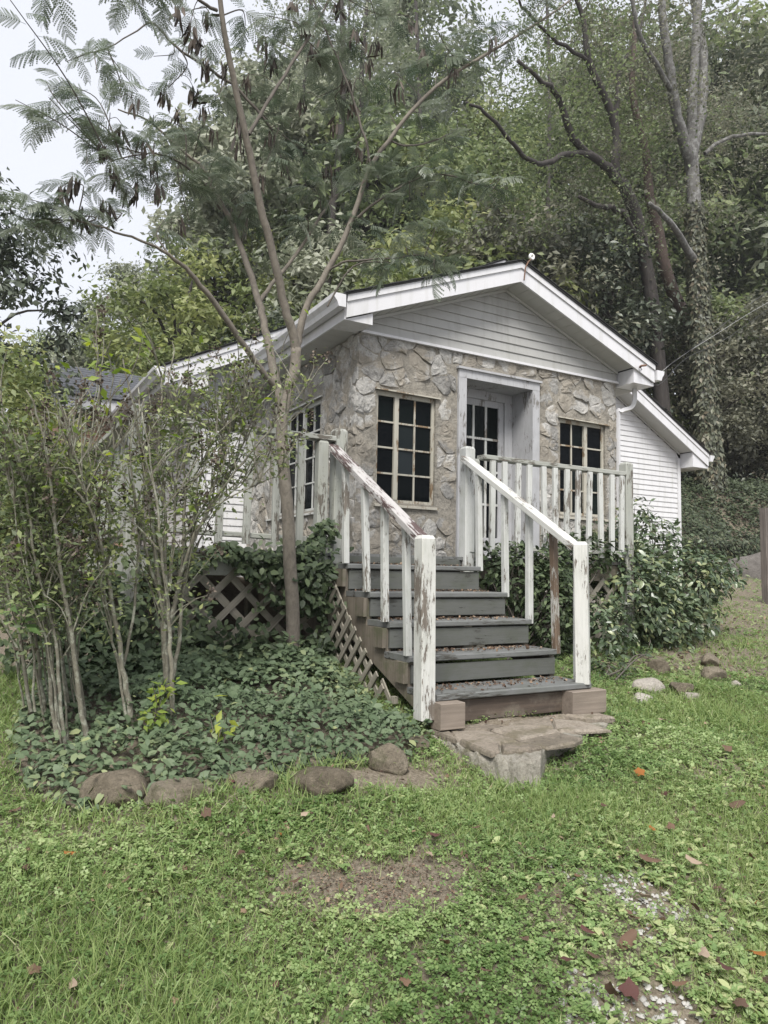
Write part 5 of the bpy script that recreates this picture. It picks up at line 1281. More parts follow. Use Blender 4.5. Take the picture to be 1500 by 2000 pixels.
q.build('fence_wires', M['cable'], fp)
def cable(label, pts, r, m_, k=6):
    P = catmull(np.array([at(a, b, Y=Y) for a, b, Y in pts]), k); q = MB(); q.tube(P, [r]*len(P), 5); tag(q.build('cable', m_, None, tuple(P[0])), label, 'cable')
cable('pale bare service wire rising from the right eave to the picture edge', [(1262, 752, 6.3), (1325, 700, 6.9), (1400, 652, 7.6), (1480, 602, 8.4), (1560, 560, 9.2)], .0035, M['cable_pale'])
cable('black service cable running above the pale wire', [(1300, 718, 6.3), (1370, 668, 7.0), (1440, 612, 7.8), (1510, 560, 8.8), (1580, 500, 9.5)], .0045, M['cable'])
cable('thin lower black wire from the eave bracket towards the right', [(1250, 717, 6.06), (1285, 752, 6.5), (1340, 700, 7.5), (1420, 660, 8.2), (1520, 590, 9.5)], .004, M['cable'])

# ================================================================== background trees
def crown_arrays(seed, H, R, n, leaf, shape=1.0, clumps=70, low=.25, trunk_r=.16, clump_r=.125):
    """returns wood MB and leaf arrays for a tree with base at the origin"""
    r = np.random.default_rng(seed); wood = MB()
    top = np.array([r.normal(0, R*.12), r.normal(0, R*.12), H*.93])
    ax = catmull(np.array([(0, 0, -.4), (r.normal(0, .12), r.normal(0, .12), H*.3), (r.normal(0, .3), r.normal(0, .3), H*.6), top]), 5)
    wood.tube(ax, np.linspace(trunk_r, trunk_r*.2, len(ax)), 9)
    cen = []
    while len(cen) < clumps:
        d = r.normal(size=3); d /= np.linalg.norm(d); q = d*r.uniform(.35, 1)**.5
        z = low*H+(H-low*H)*(q[2]*.5+.5)
        f = 1.0 if shape == 1 else (1-(q[2]*.5+.5)*.6)
        c = np.array([q[0]*R*f, q[1]*R*f, z])
        if math.sin(c[0]*1.9+seed)*math.sin(c[1]*2.3+2*seed)*math.sin(c[2]*1.4) > .35: continue
        cen.append(c)
    cen = np.array(cen)
    for c in cen[::2]:
        zz = min(max(c[2]-R*.55, H*.12), H*.85); i0 = np.argmin(abs(ax[:, 2]-zz)); s = ax[i0]
        m_ = (s+c)/2+np.array([0, 0, .12*R])+r.normal(0, .1, 3); p = catmull(np.array([s, m_, c]), 4)
        wood.tube(p, np.linspace(trunk_r*.26, .012, len(p)), 5)
    k = r.integers(0, len(cen), n); cr = R*clump_r*r.uniform(.7, 1.35, len(cen))
    pos = cen[k]+r.normal(size=(n, 3))*cr[k][:, None]*np.array([1.15, 1.15, .62])
    up = (pos-cen[k])/(cr[k][:, None]+1e-6)
    nr = np.array([0, 0, .8])+up*.35+r.normal(0, .5, (n, 3)); hd = r.normal(size=(n, 3)); hd[:, 2] -= .3
    base = r.random(len(cen))*.72; tint = np.clip(base[k]+r.random(n)*.28, 0, 1)
    V_, F_, T_ = scatter(*LEAF, pos, nr, hd, r.uniform(.7, 1.3, n)*leaf, tint)
    return wood, (V_, F_, T_)
PROTO = {}
def proto(key, mat, bark, **kw):
    w, (V_, F_, T_) = crown_arrays(**kw)
    PROTO[key] = (mesh('trunk', np.vstack(w.V), w.F, M[bark], True), mesh('crown', V_, F_, M[mat], False, T_), kw['H'])
proto('gray_a', 'tree_gray', 'bark_dark', seed=3, H=12, R=3.2, n=12500, leaf=.28, clumps=90)
proto('gray_b', 'tree_gray', 'bark_gray', seed=4, H=14, R=3.0, n=12500, leaf=.28, clumps=90, low=.3)
proto('mid_a', 'tree_mid', 'bark_dark', seed=5, H=12, R=3.4, n=12500, leaf=.28, clumps=95)
proto('mid_b', 'tree_mid', 'bark_brown', seed=6, H=9, R=2.9, n=11000, leaf=.25, clumps=80, low=.12)
proto('yellow_a', 'tree_yellow', 'bark_dark', seed=7, H=7, R=2.3, n=9500, leaf=.18, clumps=60, low=.12)
proto('dark_a', 'tree_dark', 'bark_dark', seed=8, H=8, R=2.4, n=13000, leaf=.18, clumps=70, low=.05)
proto('brown_a', 'tree_brown', 'bark_dark', seed=9, H=7, R=2.6, n=11500, leaf=.18, clumps=70, low=.1)
def tree(key, px, Y, sc, label, group=None, X=None, z=None, name='forest_tree', wide=1.0, cat='tree'):
    x = at(px, 1000, Y=Y)[0] if X is None else X
    zz = float(ground_h(x, Y)) if z is None else z
    root = thing(name, label, cat, (x, Y, zz), group)
    root.rotation_euler = (0, 0, RNG.uniform(0, 6.28)); root.scale = (sc*wide, sc*wide, sc)
    for nm, me in zip(('trunk', 'crown'), PROTO[key][:2]):
        o = bpy.data.objects.new(nm, me); COL.objects.link(o); o.parent = root
    return root
GB = 'forest trees on the slope behind the house'
FT = [('gray_b', 470, 24, 1.05, 'tall thin gray green tree rising behind the mimosa fork'), ('gray_a', 590, 27, 1.35, 'tall gray green tree showing above the mimosa'), ('mid_a', 700, 24, 1.25, 'tall green tree rising straight above the left rake of the stone room'),
      ('gray_b', 800, 30, 1.45, 'gray green tree far up the slope behind the ridge'), ('gray_a', 930, 33, 1.35, 'pale tree under the sky gap above the gable peak'), ('mid_a', 1040, 31, 1.5, 'green tree behind the dark leaning trunks'),
      ('gray_b', 1150, 27, 1.4, 'gray tree behind the upper dark branches'), ('mid_a', 1260, 24, 1.35, 'green tree close behind the two dark trunks'), ('gray_a', 1420, 27, 1.5, 'tall gray green tree at the upper right behind the ivy trunk'), ('mid_a', 1520, 22, 1.4, 'deep green tree at the right picture edge'),
      ('mid_a', 1640, 26, 1.5, 'tree reaching in from beyond the right picture edge'), ('mid_b', 1130, 20, .9, 'bushy green tree just behind the right slope of the main roof'), ('mid_b', 1000, 22, .85, 'rounded green tree behind the gable peak'),
      ('gray_a', 640, 21, .85, 'gray green tree with thin trunk just above the left gutter'), ('mid_b', 420, 22, .70, 'dark green tree above the left end of the white roof'), ('gray_a', 330, 27, .70, 'round hazy gray green tree left of centre under the open sky'),
      ('gray_b', 240, 30, .60, 'small hazy tree at the lowest dip of the skyline'), ('gray_a', 180, 24, .50, 'low gray green tree above the shingle roof'), ('mid_b', 1330, 18, .95, 'green tree between the dark trunks and the ivy trunk'), ('dark_a', 1440, 19, 1.05, 'dark evergreen right of the ivy covered trunk'),
      ('dark_a', 1560, 17, 1.0, 'dark evergreen at the lower right picture edge'), ('mid_a', 880, 26, 1.15, 'green tree right behind the mimosa tips'), ('gray_b', 540, 32, 1.35, 'far gray tree seen through the mimosa stems'), ('mid_b', 760, 20, .85, 'leafy green tree behind the stone room roof'),
      ('gray_a', 1450, 23, 2.0, 'very tall gray green tree filling the upper right corner'), ('mid_a', 1310, 25, 1.9, 'very tall green tree between the forks of the ivy trunk'), ('gray_b', 1560, 25, 1.9, 'very tall tree leaning in from the right picture edge'),
      ('mid_a', 100, 34, .50, 'hazy tree far behind the dark magnolia')]
for key, px, Y, sc, lab in FT: tree(key, px, Y, sc, lab, GB)
GU = 'understory trees behind the roof'
for key, px, Y, sc, lab in [('yellow_a', 350, 20, 1.15, 'yellow green tree behind the left white roof edge'), ('yellow_a', 430, 23, 1.3, 'second yellow green tree behind the mimosa stems'), ('yellow_a', 900, 19, 1.55, 'yellow tinged small tree above the ridge of the stone room'),
                            ('brown_a', 1040, 20, 1.5, 'grayish brown bushy tree right of the insulator'), ('brown_a', 985, 18, 1.2, 'dull brown green shrub tree just above the peak'), ('dark_a', 1140, 17, 1.2, 'dark leafy tree right behind the right rake'), ('dark_a', 560, 19, .95, 'dark bushes above the left gutter'),
                            ('yellow_a', 770, 18.5, 1.45, 'bright yellow green tree behind the middle of the left rake'), ('mid_b', 840, 19.5, 1.15, 'leafy green tree between the two yellow trees behind the ridge'), ('brown_a', 140, 19, .62, 'dull gray bush behind the shingle roof'), ('yellow_a', 1250, 17, .55, 'small yellow leaved sapling beside the dark trunk'), ('brown_a', 1440, 17, 1.15, 'gray brown leafy tree crossing the ivy trunk'), ('brown_a', 1350, 16.5, .9, 'gray brown tree in front of the upper ivy trunk'), ('mid_b', 1230, 18, .7, 'green leafy tree low behind the dark trunks'), ('brown_a', 1540, 15.5, 1.1, 'gray leafed tree at the right edge above the cables')]:
    tree(key, px, Y, sc, lab, GU, name='understory_tree')
tree('dark_a', -90, 11.5, .78, 'dark broadleaf evergreen tree at the left picture edge', name='magnolia_tree', z=-.4, wide=.78)
tree('dark_a', -10, 15.5, .58, 'dark evergreen behind the magnolia at the left edge', name='magnolia_tree', z=-.2, wide=.8)
tree('yellow_a', -60, 8.0, .42, 'bright green bush glimpsed behind the left shrubs', name='garden_bush', z=-.6, cat='bush')
tree('yellow_a', 60, 9.5, .36, 'light green bush under the left magnolia', name='garden_bush', z=-.5, cat='bush')

# the big ivy covered tree and the dark leaning trunks at the right
def limb_tree(name, label, base, limbs, bark, leafy=None, group=None):
    b0 = at(base[0], base[1], Y=base[2]); root = thing(name, label, 'tree', tuple(b0), group); o0 = np.array(b0); S = []
    for li, L in enumerate(limbs):
        p, r = pline(L, 4); S.append((p, r)); p2 = p+RNG.normal(0, .02, p.shape)*(li > 0)
        q = MB(); q.tube(p2, r, 12 if li == 0 else 7); q.build('trunk' if li == 0 else 'limb', M[bark], root, smooth_=True)
    return root, S, o0
rt, S, o0 = limb_tree('ivy_clad_tree', 'huge gray forked tree with ivy climbing its trunk at the right', (1385, 960, 14.2),
    [[(1392, 985, 14.2, .44), (1385, 900, 14.2, .34), (1378, 800, 14.25, .30), (1372, 700, 14.3, .28), (1366, 600, 14.35, .26), (1360, 500, 14.4, .23), (1356, 400, 14.4, .21), (1352, 320, 14.4, .19), (1352, 200, 14.4, .15), (1358, 100, 14.4, .13), (1365, -40, 14.4, .14)],
     [(1352, 330, 14.4, .20), (1330, 250, 14.2, .17), (1312, 160, 14.0, .15), (1300, 80, 13.9, .13), (1290, -40, 13.8, .11)],
     [(1352, 300, 14.4, .18), (1372, 200, 14.5, .16), (1372, 100, 14.6, .14), (1350, -30, 14.6, .12)],
     [(1352, 505, 14.3, .12), (1330, 465, 14.0, .10), (1300, 425, 13.6, .08), (1270, 395, 13.3, .05)],
     [(1374, 300, 14.5, .07), (1420, 270, 14.2, .06), (1470, 262, 13.8, .05), (1530, 258, 13.5, .04)],
     [(1310, 170, 14.0, .08), (1255, 80, 13.6, .07), (1230, -20, 13.4, .05)]], 'bark_gray')
p, r = S[0]; n = 9000; i0 = RNG.integers(0, int(len(p)*.60), n); a = RNG.uniform(0, 2*np.pi, n)
side = np.stack([np.cos(a), np.sin(a), np.zeros(n)], 1); pos = p[i0]+side*(r[i0]+.05)[:, None]+np.stack([np.zeros(n), np.zeros(n), RNG.uniform(-.45, .45, n)], 1)
V_, F_, T_ = scatter(*LEAF, pos, side+RNG.normal(0, .4, (n, 3)), np.array([0, 0, -1.])+RNG.normal(0, .5, (n, 3)), RNG.uniform(.10, .22, n)); o = add('ivy', mesh('ivy', V_-o0, F_, M['trunk_ivy'], False, T_), rt, tuple(o0)); o['kind'] = 'stuff'
# light leaf sprays on its upper limbs
def sprays(root, o0, S, n_cl, n_leaf, m_, size, start=.45, rad=.8, limbs=None):
    C_ = []
    for li, (p, r) in enumerate(S):
        if limbs is not None and li not in limbs: continue
        k = RNG.integers(int(len(p)*(start if li == 0 else .25)), len(p), n_cl); C_.append(p[k]+RNG.normal(0, rad, (n_cl, 3))+np.array([.25, .9*rad, .25]))
    C_ = np.vstack(C_); k = RNG.integers(0, len(C_), n_leaf); pos = C_[k]+RNG.normal(0, .34, (n_leaf, 3))*np.array([1.2, 1.2, .6])
    nr = np.array([0, 0, .8])+RNG.normal(0, .6, (n_leaf, 3)); tb = RNG.random(len(C_))*.6
    V_, F_, T_ = scatter(*LEAF, pos, nr, rdir(n_leaf), RNG.uniform(.08, .17, n_leaf)*size, np.clip(tb[k]+RNG.random(n_leaf)*.4, 0, 1)); add('crown', mesh('crown', V_-o0, F_, M[m_], False, T_), root, tuple(o0))
sprays(rt, o0, S, 44, 24000, 'tree_brown', .85, .5, 1.6)
rt2, S2, o2 = limb_tree('dark_trunk_tree', 'dark leaning tree with forked black limbs reaching left over the roof', (1312, 1000, 15.2),
    [[(1312, 990, 15.2, .30), (1303, 880, 15.2, .26), (1292, 780, 15.2, .24), (1283, 680, 15.2, .22), (1272, 580, 15.2, .21), (1258, 500, 15.2, .20), (1245, 430, 15.1, .19), (1222, 370, 15.0, .18), (1202, 330, 14.9, .14), (1205, 270, 14.8, .12), (1190, 210, 14.7, .11), (1150, 120, 14.5, .10), (1140, 40, 14.4, .07), (1110, -40, 14.3, .05)],
     [(1222, 372, 15.0, .15), (1185, 330, 14.7, .13), (1150, 300, 14.4, .11), (1118, 270, 14.1, .10), (1100, 215, 13.9, .09), (1085, 180, 13.8, .08), (1062, 160, 13.7, .06), (1010, 120, 13.5, .05)],
     [(1150, 302, 14.4, .09), (1110, 298, 14.1, .08), (1070, 318, 13.8, .07), (1030, 310, 13.5, .06), (990, 265, 13.2, .05), (945, 215, 13.0, .04), (910, 200, 12.9, .03)],
     [(1200, 250, 14.8, .09), (1205, 190, 14.9, .08), (1215, 130, 15.0, .06), (1250, 60, 15.1, .05), (1262, -30, 15.2, .04)],
     [(1150, 120, 14.5, .06), (1090, 80, 14.2, .05), (1040, 40, 14.0, .04), (1000, -20, 13.8, .03)],
     [(1258, 505, 15.2, .10), (1215, 415, 14.8, .09), (1175, 405, 14.4, .07), (1130, 385, 14.1, .05)]], 'bark_dark')
sprays(rt2, o2, S2, 30, 13000, 'tree_mid', .85, .62, 1.2)
rt3, S3, o3 = limb_tree('dark_trunk_tree', 'second dark trunk curving in from the right of the leaning one', (1392, 1000, 15.6),
    [[(1392, 1000, 15.6, .24), (1380, 800, 15.6, .22), (1352, 650, 15.6, .21), (1318, 580, 15.5, .20), (1298, 520, 15.4, .19), (1285, 450, 15.3, .17), (1268, 380, 15.2, .15), (1262, 300, 15.1, .12), (1235, 180, 15.0, .10), (1240, 60, 15.0, .07), (1232, -40, 15, .05)]], 'bark_brown')
sprays(rt3, o3, S3, 18, 4500, 'tree_mid', .9, .62, .9)
# slender trunks standing in the forest behind the mimosa
for k, (px, Y, r_, pt, lab) in enumerate([(655, 21, .17, -60, 'straight dark trunk behind the left gutter'), (722, 22, .15, -60, 'second slim straight trunk behind the left rake'), (690, 24, .10, 0, 'thin leaning trunk between the two straight ones'), (600, 23, .10, -50, 'slim trunk behind the mimosa fork'), (830, 24, .14, -80, 'tall slim trunk above the ridge line'), (1085, 22, .12, -60, 'slim upright trunk behind the right rake')]):
    x0 = at(px, 1000, Y=Y); b0 = np.array([x0[0], Y, float(ground_h(x0[0], Y))-.3]); root = thing('slim_tree', lab, 'tree', tuple(b0), 'slim forest trunks'); t0 = at(px+RNG.normal(0, 18), pt, Y=Y)
    q = MB(); p = catmull(np.array([b0, b0*.6+t0*.4+RNG.normal(0, .15, 3), b0*.25+t0*.75+RNG.normal(0, .2, 3), t0]), 6); q.tube(p, np.linspace(r_, r_*.4, len(p)), 8); q.build('trunk', M['bark_dark'], root, smooth_=True)
    sprays(root, b0, [(p, None)], 26, 3200, 'tree_gray', 1.1, .45, 1.1)
# undergrowth mass on the slope
n = 46000
x = RNG.uniform(-8, 34, n); y = RNG.uniform(16.5, 34, n); k = ~((x > 1.0) & (x < 13.5) & (y < 19.6)); x, y = x[k], y[k]; n = len(x)
hgt = .5+.45*np.sin(1.3*x)*np.sin(1.1*y)+.3*np.sin(2.7*x+y)
z = ground_h(x, y)+np.abs(RNG.normal(0, 1, n))*np.clip(hgt, .15, 1.6)*.8
V_, F_, T_ = scatter(*LEAF, np.stack([x, y, z], 1), np.array([0, -.3, 1.])+RNG.normal(0, .5, (n, 3)), rdir(n), RNG.uniform(.12, .28, n))
tag(add('undergrowth', mesh('undergrowth', V_, F_, M['tree_mid'], False, T_)), 'dense low undergrowth on the wooded slope', 'undergrowth', kind='stuff')
n = 26000
x = RNG.uniform(13.2, 40, n); y = RNG.uniform(14.6, 20, n); z = ground_h(x, y)+np.abs(RNG.normal(0, .5, n))*np.clip(.6+.6*np.sin(1.7*x)*np.sin(1.9*y), .1, 2)
V_, F_, T_ = scatter(*LEAF, np.stack([x, y, z], 1), np.array([0, -.3, 1.])+RNG.normal(0, .5, (n, 3)), rdir(n), RNG.uniform(.10, .22, n))
tag(add('undergrowth', mesh('undergrowth', V_, F_, M['tree_dark'], False, T_)), 'dark undergrowth along the top of the ivy bank', 'undergrowth', kind='stuff')

# ================================================================== lawn
def lawn_mask(x, y):
    """thickness of the green cover 0..1"""
    d = np.sqrt(((x-1.27)/.36)**2+((y-2.24)/.19)**2)+.30*np.sin(9*x+2)*np.sin(11*y)+.22*np.sin(23*x)*np.sin(29*y+1)+RNG.normal(0, .16, np.shape(x))
    m_ = smooth(.75, 1.2, d)*.93+.05
    m_ = np.where(in_poly(x, y, BED), 0, m_)
    m_ = np.where(in_poly(x, y, [(a, b) for a, b in out]), 0, m_)
    m_ = np.where((x > .84) & (x < 5.45) & (y > 4.75), 0, m_); m_ = np.where((x > 3.2) & (x < 7.2) & (y > 6.3), 0, m_); m_ = np.where((x > 2.6) & (x < 12.2) & (y > 9.6), 0, m_)
    m_ = m_*(1-.78*smooth(4.4, 5.6, y)*smooth(3.4, 4.6, x)); m_ = m_*(1-.85*np.exp(-((x-5.1)/1.2)**2-((y-4.35)/.50)**2))
    peb = np.sin(6.1*x+1.1)*np.sin(7.3*y+.4)+.5*np.sin(17*x)*np.sin(15*y+2); m_ = m_*(1-.85*smooth(.25, .6, peb)*smooth(1.35, 1.8, x)*smooth(2.15, 1.8, y)*smooth(3.0, 2.6, x))
    e = np.sqrt(((x-1.72)/.35)**2+((y-2.93)/.14)**2); m_ = m_*smooth(.6, 1.2, e)
    return m_
def sample(n, x0, x1, y0, y1, dens):
    """points in view, thinned by distance and by cover"""
    x = RNG.uniform(x0, x1, n); y = RNG.uniform(y0, y1, n); z = ground_h(x, y)
    P = np.stack([x, y, z], 1); c = P@AX_F; u = 750+F_PX*(P@AX_R)/np.maximum(c, .1); v = 1000-F_PX*(P@AX_U)/np.maximum(c, .1)
    side_ = np.where((c > .6) & (u > -160) & (u < 1660), 1.0, .55)          # thinner where the lawn runs on beside the picture
    k = (RNG.random(n) < side_*dens(x, y)*lawn_mask(x, y)); return P[k]
long_ = lambda x, y: np.clip(.5+.5*np.sin(1.9*x-1.0+.8*np.sin(2.1*y))*np.sin(2.3*y+.7)+.35*smooth(1.2, .2, x)-.25*smooth(2.2, 3.2, x)*smooth(2.2, 1.6, y)+.4*np.exp(-((x-2.3)/.55)**2-((y-2.5)/.35)**2), 0.05, 1)
parts = []
for (x0, x1, y0, y1, n, hs, ws) in ((-.3, 3.2, .9, 2.6, 120000, (.02, .078), (.0024, .0044)), (-.6, 5.0, 2.6, 4.8, 90000, (.03, .09), (.003, .006)), (3.2, 9.5, .9, 7.5, 80000, (.025, .08), (.004, .008)), (6.0, 14, 5, 10.5, 40000, (.02, .06), (.006, .012)), (-2.5, -.2, 2.6, 9, 40000, (.03, .10), (.004, .008)), (-3.2, -.3, .6, 2.6, 40000, (.03, .10), (.003, .006)), (3.2, 5.5, .6, 2.6, 26000, (.03, .09), (.003, .006)), (-7, -2.5, .6, 10, 34000, (.03, .10), (.006, .011))):
    P = sample(n, x0, x1, y0, y1, lambda x, y: .10+.62*long_(x, y)); k = len(P)
    az_ = RNG.uniform(0, 2*np.pi, k); hd = np.stack([np.cos(az_), np.sin(az_), 0*az_], 1); ln = RNG.normal(0, .45, (k, 2)); nr = np.stack([ln[:, 0], ln[:, 1], np.ones(k)], 1)
    hgt = RNG.uniform(*hs, k)*(.55+.8*long_(P[:, 0], P[:, 1])); wd = RNG.uniform(*ws, k)
    z = nr/np.linalg.norm(nr, axis=1)[:, None]; xx = hd-z*np.sum(hd*z, 1)[:, None]; xx /= np.linalg.norm(xx, axis=1)[:, None]; yy = np.cross(z, xx)
    bend = RNG.uniform(.1, .75, k)
    tv = BLADE[0]
    V_ = P[:, None, :]+yy[:, None, :]*(tv[None, :, 1, None]*wd[:, None, None])+z[:, None, :]*(tv[None, :, 2, None]*hgt[:, None, None])+xx[:, None, :]*((tv[None, :, 2, None]**2)*(bend*hgt)[:, None, None])
    V_[:, :, 2] -= (tv[None, :, 2]**2)*(bend*hgt*.35)[:, None]
    F_ = (BLADE[1][None]+(np.arange(k)*8)[:, None, None]).reshape(-1, 4)
    tn = np.clip(.15+.5*RNG.random(k)+.3*(1-long_(P[:, 0], P[:, 1]))*RNG.random(k)+(RNG.random(k) > .95)*.35, 0, 1)
    parts.append((V_.reshape(-1, 3), F_, np.repeat(tn, 8)))
V_, F_, T_ = join(parts)
tag(add('grass', mesh('grass', V_, F_, M['grass'], False, T_)), 'uneven green grass of the front lawn', 'grass', kind='stuff')
# clover and small weeds between the blades
TRI = np.array([(0, 0, 0), (.55, .32, .04), (1, .12, 0), (1, -.12, 0), (.55, -.32, .04)])
tv = []; tf = []
for k in range(3):
    a = 2*np.pi*k/3; R_ = np.array([[math.cos(a), math.sin(a), 0], [-math.sin(a), math.cos(a), 0], [0, 0, 1]]); o_ = len(tv); tv += list(TRI@R_)
    tf += [(o_, o_+4, o_+3, o_+2), (o_, o_+2, o_+1, o_)][:1]; tf += [(o_, o_+2, o_+2, o_+1)][:0]
    tf += [(o_+0, o_+2, o_+1, o_+0)][:0]
CLOV = (np.array(tv), np.array([(0, 4, 3, 2), (5, 9, 8, 7), (10, 14, 13, 12)]))
CLOV = (np.array([list(v) for k in range(3) for v in (np.array([(0, 0, 0), (.7, -.42, .03), (1, 0, .0), (.7, .42, .03)])@np.array([[math.cos(2.094*k), math.sin(2.094*k), 0], [-math.sin(2.094*k), math.cos(2.094*k), 0], [0, 0, 1]]))]), np.array([(0, 1, 2, 3), (4, 5, 6, 7), (8, 9, 10, 11)]))
parts = []
for (x0, x1, y0, y1, n, sz) in ((-.3, 3.2, .9, 2.8, 60000, (.008, .017)), (-.6, 5.5, 2.6, 4.8, 52000, (.009, .021)), (3.2, 9.5, 1.2, 7.5, 52000, (.010, .024)), (6.0, 14, 5, 10.5, 26000, (.014, .034)), (-2.5, -.2, 2.8, 8, 16000, (.012, .024)), (-3.2, -.3, .6, 2.8, 24000, (.009, .02)), (-7, -2.5, .6, 10, 16000, (.016, .034))):
    P = sample(n, x0, x1, y0, y1, lambda x, y: np.clip(1.1-.75*long_(x, y)-.55*smooth(1.3, 1.9, x)*smooth(2.6, 1.8, y), .08, 1)); k = len(P); P[:, 2] += RNG.uniform(.008, .04, k)
    parts.append(scatter(*CLOV, P, np.array([0, 0, 1.])+RNG.normal(0, .38, (k, 3)), rdir(k), RNG.uniform(*sz, k), np.clip(.15+.65*RNG.random(k)+.25*np.sin(4*P[:, 0])*np.sin(5*P[:, 1]), 0, 1)))
V_, F_, T_ = join(parts)
tag(add('clover', mesh('clover', V_, F_, M['clover'], False, T_)), 'clover and small weeds growing between the grass', 'clover', kind='stuff')
# broad weed leaves, thick at the lower right
parts = []
Q = sample(5200, -.3, 5.0, .9, 4.2, lambda x, y: np.clip(.14+.95*smooth(1.3, 1.9, x)*smooth(2.8, 1.8, y)+.45*np.exp(-((x-1.0)/.5)**2-((y-2.75)/.2)**2)+.35*smooth(2.6, 3.6, x)*(.5+.5*np.sin(5*x+4*y)), 0, 1))
for k in range(7):
    P = Q.copy(); n = len(P); az_ = k*2.39996+RNG.uniform(0, 6.28)+RNG.normal(0, .35, n)+np.arange(n)
    hd = np.stack([np.cos(az_), np.sin(az_), RNG.uniform(.0, .55, n)], 1); P[:, 2] += RNG.uniform(.006, .022, n); P[:, :2] += hd[:, :2]*.006
    parts.append(scatter(LEAF_BROAD[0]*np.array([1, RNG.uniform(.85, 1.15), 1]), LEAF_BROAD[1], P, np.array([0, 0, 1.])-hd*.25+RNG.normal(0, .2, (n, 3)), hd, RNG.uniform(.020, .048, n), np.clip(.05+.95*RNG.random(n), 0, 1)))
V_, F_, T_ = join(parts)
tag(add('broadleaf_weeds', mesh('broadleaf_weeds', V_, F_, M['plantain'], False, T_)), 'broad leaved weeds in the lawn thickest at the lower right', 'weeds', kind='stuff')
# pebbles showing through at the lower right, grit on the bare patch
n = 3200
x = RNG.uniform(1.3, 2.9, n); y = RNG.uniform(1.15, 2.1, n); cl_ = np.sin(6.1*x+1.1)*np.sin(7.3*y+.4)+.5*np.sin(17*x)*np.sin(15*y+2) > .38; x, y = x[cl_], y[cl_]; n = len(x)
PEB = (np.array([(-.5, -.4, 0), (.5, -.35, 0), (.45, .4, 0), (-.4, .42, 0), (-.3, -.22, .4), (.3, -.2, .42), (.25, .25, .4), (-.24, .24, .38)]), np.array([(4, 5, 6, 7), (0, 1, 5, 4), (1, 2, 6, 5), (2, 3, 7, 6), (3, 0, 4, 7)]))
P = np.stack([x, y, ground_h(x, y)+.004], 1)
a = scatter(*PEB, P, np.array([0, 0, 1.])+RNG.normal(0, .2, (n, 3)), rdir(n), RNG.uniform(.006, .020, n))
tag(add('white_gravel', mesh('white_gravel', a[0], a[1], M['pebble'], True, a[2])), 'white pebbles showing between the weeds at the lower right', 'gravel', kind='stuff')
n = 5200
x = np.concatenate([RNG.normal(1.27, .26, n//2), RNG.uniform(3.9, 9, n//2)]); y = np.concatenate([RNG.normal(2.24, .13, n//2), RNG.uniform(3.6, 8.5, n//2)]); n = len(x)
P = np.stack([x, y, ground_h(x, y)+.008], 1); s_ = np.concatenate([RNG.uniform(.003, .009, 2600), RNG.uniform(.015, .05, n-2600)])
a = scatter(*CHIP, P, np.array([0, 0, 1.])+RNG.normal(0, .35, (n, 3)), rdir(n), s_)
n2_ = 3400; x = RNG.uniform(-.3, 6, n2_); y = RNG.uniform(1.1, 4.2, n2_); P = np.stack([x, y, ground_h(x, y)+RNG.uniform(.01, .035, n2_)], 1)
k = ~in_poly(x, y, BED); P = P[k]; b2 = scatter(*CHIP, P, np.array([0, 0, 1.])+RNG.normal(0, .5, (len(P), 3)), rdir(len(P)), RNG.uniform(.006, .024, len(P)))
a = join([a, b2])
tag(add('leaf_litter', mesh('leaf_litter', a[0], a[1], M['litter'], False, a[2])), 'small dry leaf bits on the lawn, the bare soil and under the right shrub', 'leaf litter', kind='stuff')
# fallen leaves one can pick out
def leaf_shape(kind, seed):
    r = np.random.default_rng(seed); n = 12; V = [(0, 0, .06)]; F = []
    for k in range(n):
        a = 2*np.pi*k/n; rad = (.5+(.11*math.cos(5*a) if kind == 'lobed' else 0)+r.normal(0, .03)); ex = 1.0 if kind == 'lobed' else 1.25
        V.append((rad*math.cos(a)*ex, rad*math.sin(a)*(.9 if kind == 'lobed' else .5), .10*math.cos(2*a+r.random())+r.normal(0, .03)))
    F = [(0, 1+k, 1+(k+1) % n) for k in range(n)]; V.append((-.5, 0, .05)); V.append((-.95, .02, .08)); V.append((-.95, -.02, .08)); F.append((n+1, n+2, n+3)); return V, F
LS = {}
for mk in ('dead_leaf', 'orange_leaf', 'pale_leaf', 'red_leaf'):
    for kd in ('lobed', 'oval'):
        V_, F_ = leaf_shape(kd, hash(kd) % 50+3 if False else (3 if kd == 'lobed' else 8)); LS[mk, kd] = mesh('fallen_leaf', V_, F_, M[mk], True, np.full(len(V_), .42))
KIND = {('dead_leaf', 'lobed'): 'curled brown lobed leaf', ('dead_leaf', 'oval'): 'curled brown oval leaf', ('orange_leaf', 'lobed'): 'orange lobed leaf', ('orange_leaf', 'oval'): 'orange oval leaf',
        ('pale_leaf', 'lobed'): 'pale tan lobed leaf', ('pale_leaf', 'oval'): 'pale tan oval leaf', ('red_leaf', 'lobed'): 'dark red lobed leaf', ('red_leaf', 'oval'): 'dark red oval leaf'}
SPOTS = [((720, 1700), 'by the bare earth patch'), ((1000, 1880), 'among the pebbly weeds'), ((1230, 1930), 'low on the pebbly side of the lawn'), ((1430, 1900), 'in the bottom right corner'), ((1400, 1650), 'on the lawn below the fence post'), ((1280, 1560), 'on the lawn below the loose rocks'),
         ((1070, 1500), 'in front of the stone landing'), ((1290, 1410), 'beside the loose rocks'), ((1330, 1760), 'among the broad weeds'), ((500, 1560), 'against the bed edging rocks'), ((560, 1640), 'on the grass below the loaf shaped stone'), ((330, 1640), 'on the grass below the flat layered rock'), ((60, 1640), 'at the left lawn edge'), ((280, 1790), 'in the middle of the left lawn'), ((150, 1940), 'in the bottom left corner'), ((570, 1850), 'in the long grass at the bottom')]
ITEMS = []
